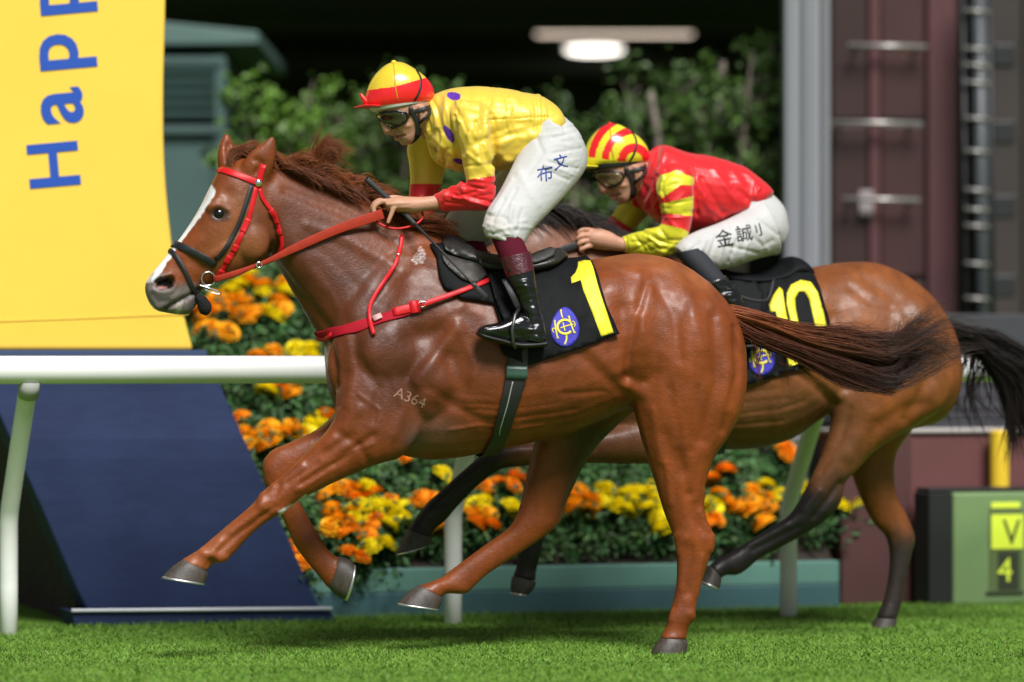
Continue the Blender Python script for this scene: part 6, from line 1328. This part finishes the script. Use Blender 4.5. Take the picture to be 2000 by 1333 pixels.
for i in range(10):   # tips over the withers
    s = R.uniform(0, .06); y0 = 430+i*3; L.append(([(770+i*8, y0-4, s), (810+i*6, y0+4, s), (850+i*2, y0+4+R.normal(0, 4), s), (878+R.normal(0, 7), y0-2+R.normal(0, 6), s)], 50, 6, 8, ROOT, (.28, .07, .02), .2))
for i in range(12):   # near-side fall
    t = i/11; x, y = crest1(.12+t*.38); L.append(([(x, y+2, .03), (x+14, y+2, .06), (x+32, y+8, .075), (x+52, y+20, .085)], 40, 6, 8, ROOT, (.17, .05, .02), .25))
for i in range(9):    # forelock between the ears
    s = R.uniform(-.03, .03); L.append(([(492+i*2, 312, s), (470, 300-i, s), (452-i, 312, s+.01), (447+i, 330, s+.015)], 40, 5, 6, ROOT, (.20, .065, .025), .2))
for i in range(5):
    s = R.uniform(-.03, .02); L.append(([(455, 312, s), (470, 294, s), (492, 283-i, s), (518, 284+i*2, s)], 14, 4, 5, ROOT, TIP, .2))
hair('mane', L, M_hair, horse1, F1, seg=8, rad=.0016, seed=2, wave=1.6)
L = []; T0, T1 = (.24, .065, .020), (.020, .011, .010)
for i in range(74):
    t = R.uniform(); yr = 604+t*36; s = R.normal(0, .035); ye = 640+t*88+R.normal(0, 16); xe = 1868+R.normal(0, 46)-abs(t-.35)*60; o1, o2, o3 = R.normal(0, 8, 3)
    L.append(([(1428+t*12, yr, s), (1490+R.normal(0, 6), yr+13+t*18, s+.01), (1570, 644+t*62+o1*.6, s), (1660, 656+t*94+o1, s-.01), (1750, 664+t*92+o2, s-.02), (xe-50, ye-10+o3, s-.02), (xe, ye-8+R.normal(0, 10), s-.03)], int(R.uniform(22, 52)), 6, R.uniform(4, 12), (.30, .078, .020) if t < .5 else (.13, .034, .014), (.024, .013, .011) if R.random() < .85 else (.05, .022, .016), .17))
for i in range(20):   # flyaways along the top and end
    t = R.uniform(); s = R.uniform(-.04, .04); x0 = 1560+t*180; y0 = 655+t*14
    L.append(([(x0-70, y0-10, s), (x0, y0-6+R.normal(0, 4), s), (x0+80, y0-8+R.normal(0, 9), s), (x0+150+R.normal(0, 20), y0+2+R.normal(0, 20), s)], 8, 5, 10, (.12, .035, .018), (.05, .02, .015), .2))
for i in range(16):   # fringe hanging below the root
    t = i/15; x0 = 1452+t*90; y0 = 640+t*20; s = R.uniform(-.02, .04); ln = R.uniform(.6, 1.2)
    L.append(([(x0-20, y0-12, s), (x0+4, y0+6, s), (x0+10+R.normal(0, 8), y0+45*ln, s), (x0+18+R.normal(0, 20), y0+95*ln, s)], 9, 5, 9, (.15, .045, .018), (.13, .04, .02), .3))
for i in range(8):
    x0 = 1545+i*16; s = R.uniform(-.02, .03); L.append(([(x0, 690, s), (x0+28, 725, s), (x0+60, 752, s), (x0+100, 770+R.normal(0, 14), s)], 5, 4, 8, T1, T1, .3))
hair('tail', L, M_hair, horse1, F1, seg=13, rad=.0014, seed=3, wave=2.6, fade=.62)
# bay: black mane and tail
L = []; K0, K1 = (.012, .009, .009), (.040, .028, .026)
for i in range(30):
    t = i/29; x = 935+t*270; y = np.interp(x, [935, 1000, 1060, 1120, 1180, 1210], [430, 414, 404, 428, 458, 475]); s = R.uniform(-.02, .05)
    L.append(([(x-4, y+6, s), (x+20, y-4+R.normal(0, 3), s+.02), (x+52, y+10+R.normal(0, 4), s+.04), (x+84+R.normal(0, 10), y+40+R.normal(0, 6), s+.06)], 60, 7, 9, K0, K1, .2))
hair('mane', L, M_hair, horse2, F2, seg=7, rad=.0015, seed=5)
L = []
for i in range(64):
    t = i/63; s = R.normal(0, .04); ex = 2120-t*120+R.normal(0, 26); ey = 735+t*160+R.normal(0, 24)
    L.append(([(1850+t*8, 636+t*24, s), (1895+R.normal(0, 6), 650+t*22, s), (1945-t*8, 672+t*42+R.normal(0, 9), s), (2005-t*34+R.normal(0, 10), 700+t*84, s), (ex, ey, s)], 62, 6, 13, K0, (.020, .014, .014), .15))
for i in range(22):
    x0 = 1872+i*3; s = R.uniform(-.03, .03); ln = R.uniform(.5, 1.1)
    L.append(([(x0, 668+i*1.5, s), (x0+R.normal(0, 6), 705+i, s), (x0-16+R.normal(0, 12), 740+40*ln, s), (x0+R.normal(8, 26), 760+100*ln, s)], 7, 4, 7, K0, K0, .3))
for i in range(14):
    s = R.uniform(-.02, .02); x0 = 1862+i*7; L.append(([(x0, 642+i*2, s), (x0+25, 640+i*3, s), (x0+55, 648+i*3+R.normal(0, 4), s), (x0+80, 655+i*4+R.normal(0, 8), s)], 22, 4, 8, K0, (.05, .036, .034), .25))
hair('tail', L, M_hair, horse2, F2, seg=11, rad=.0014, seed=6, wave=2.2)
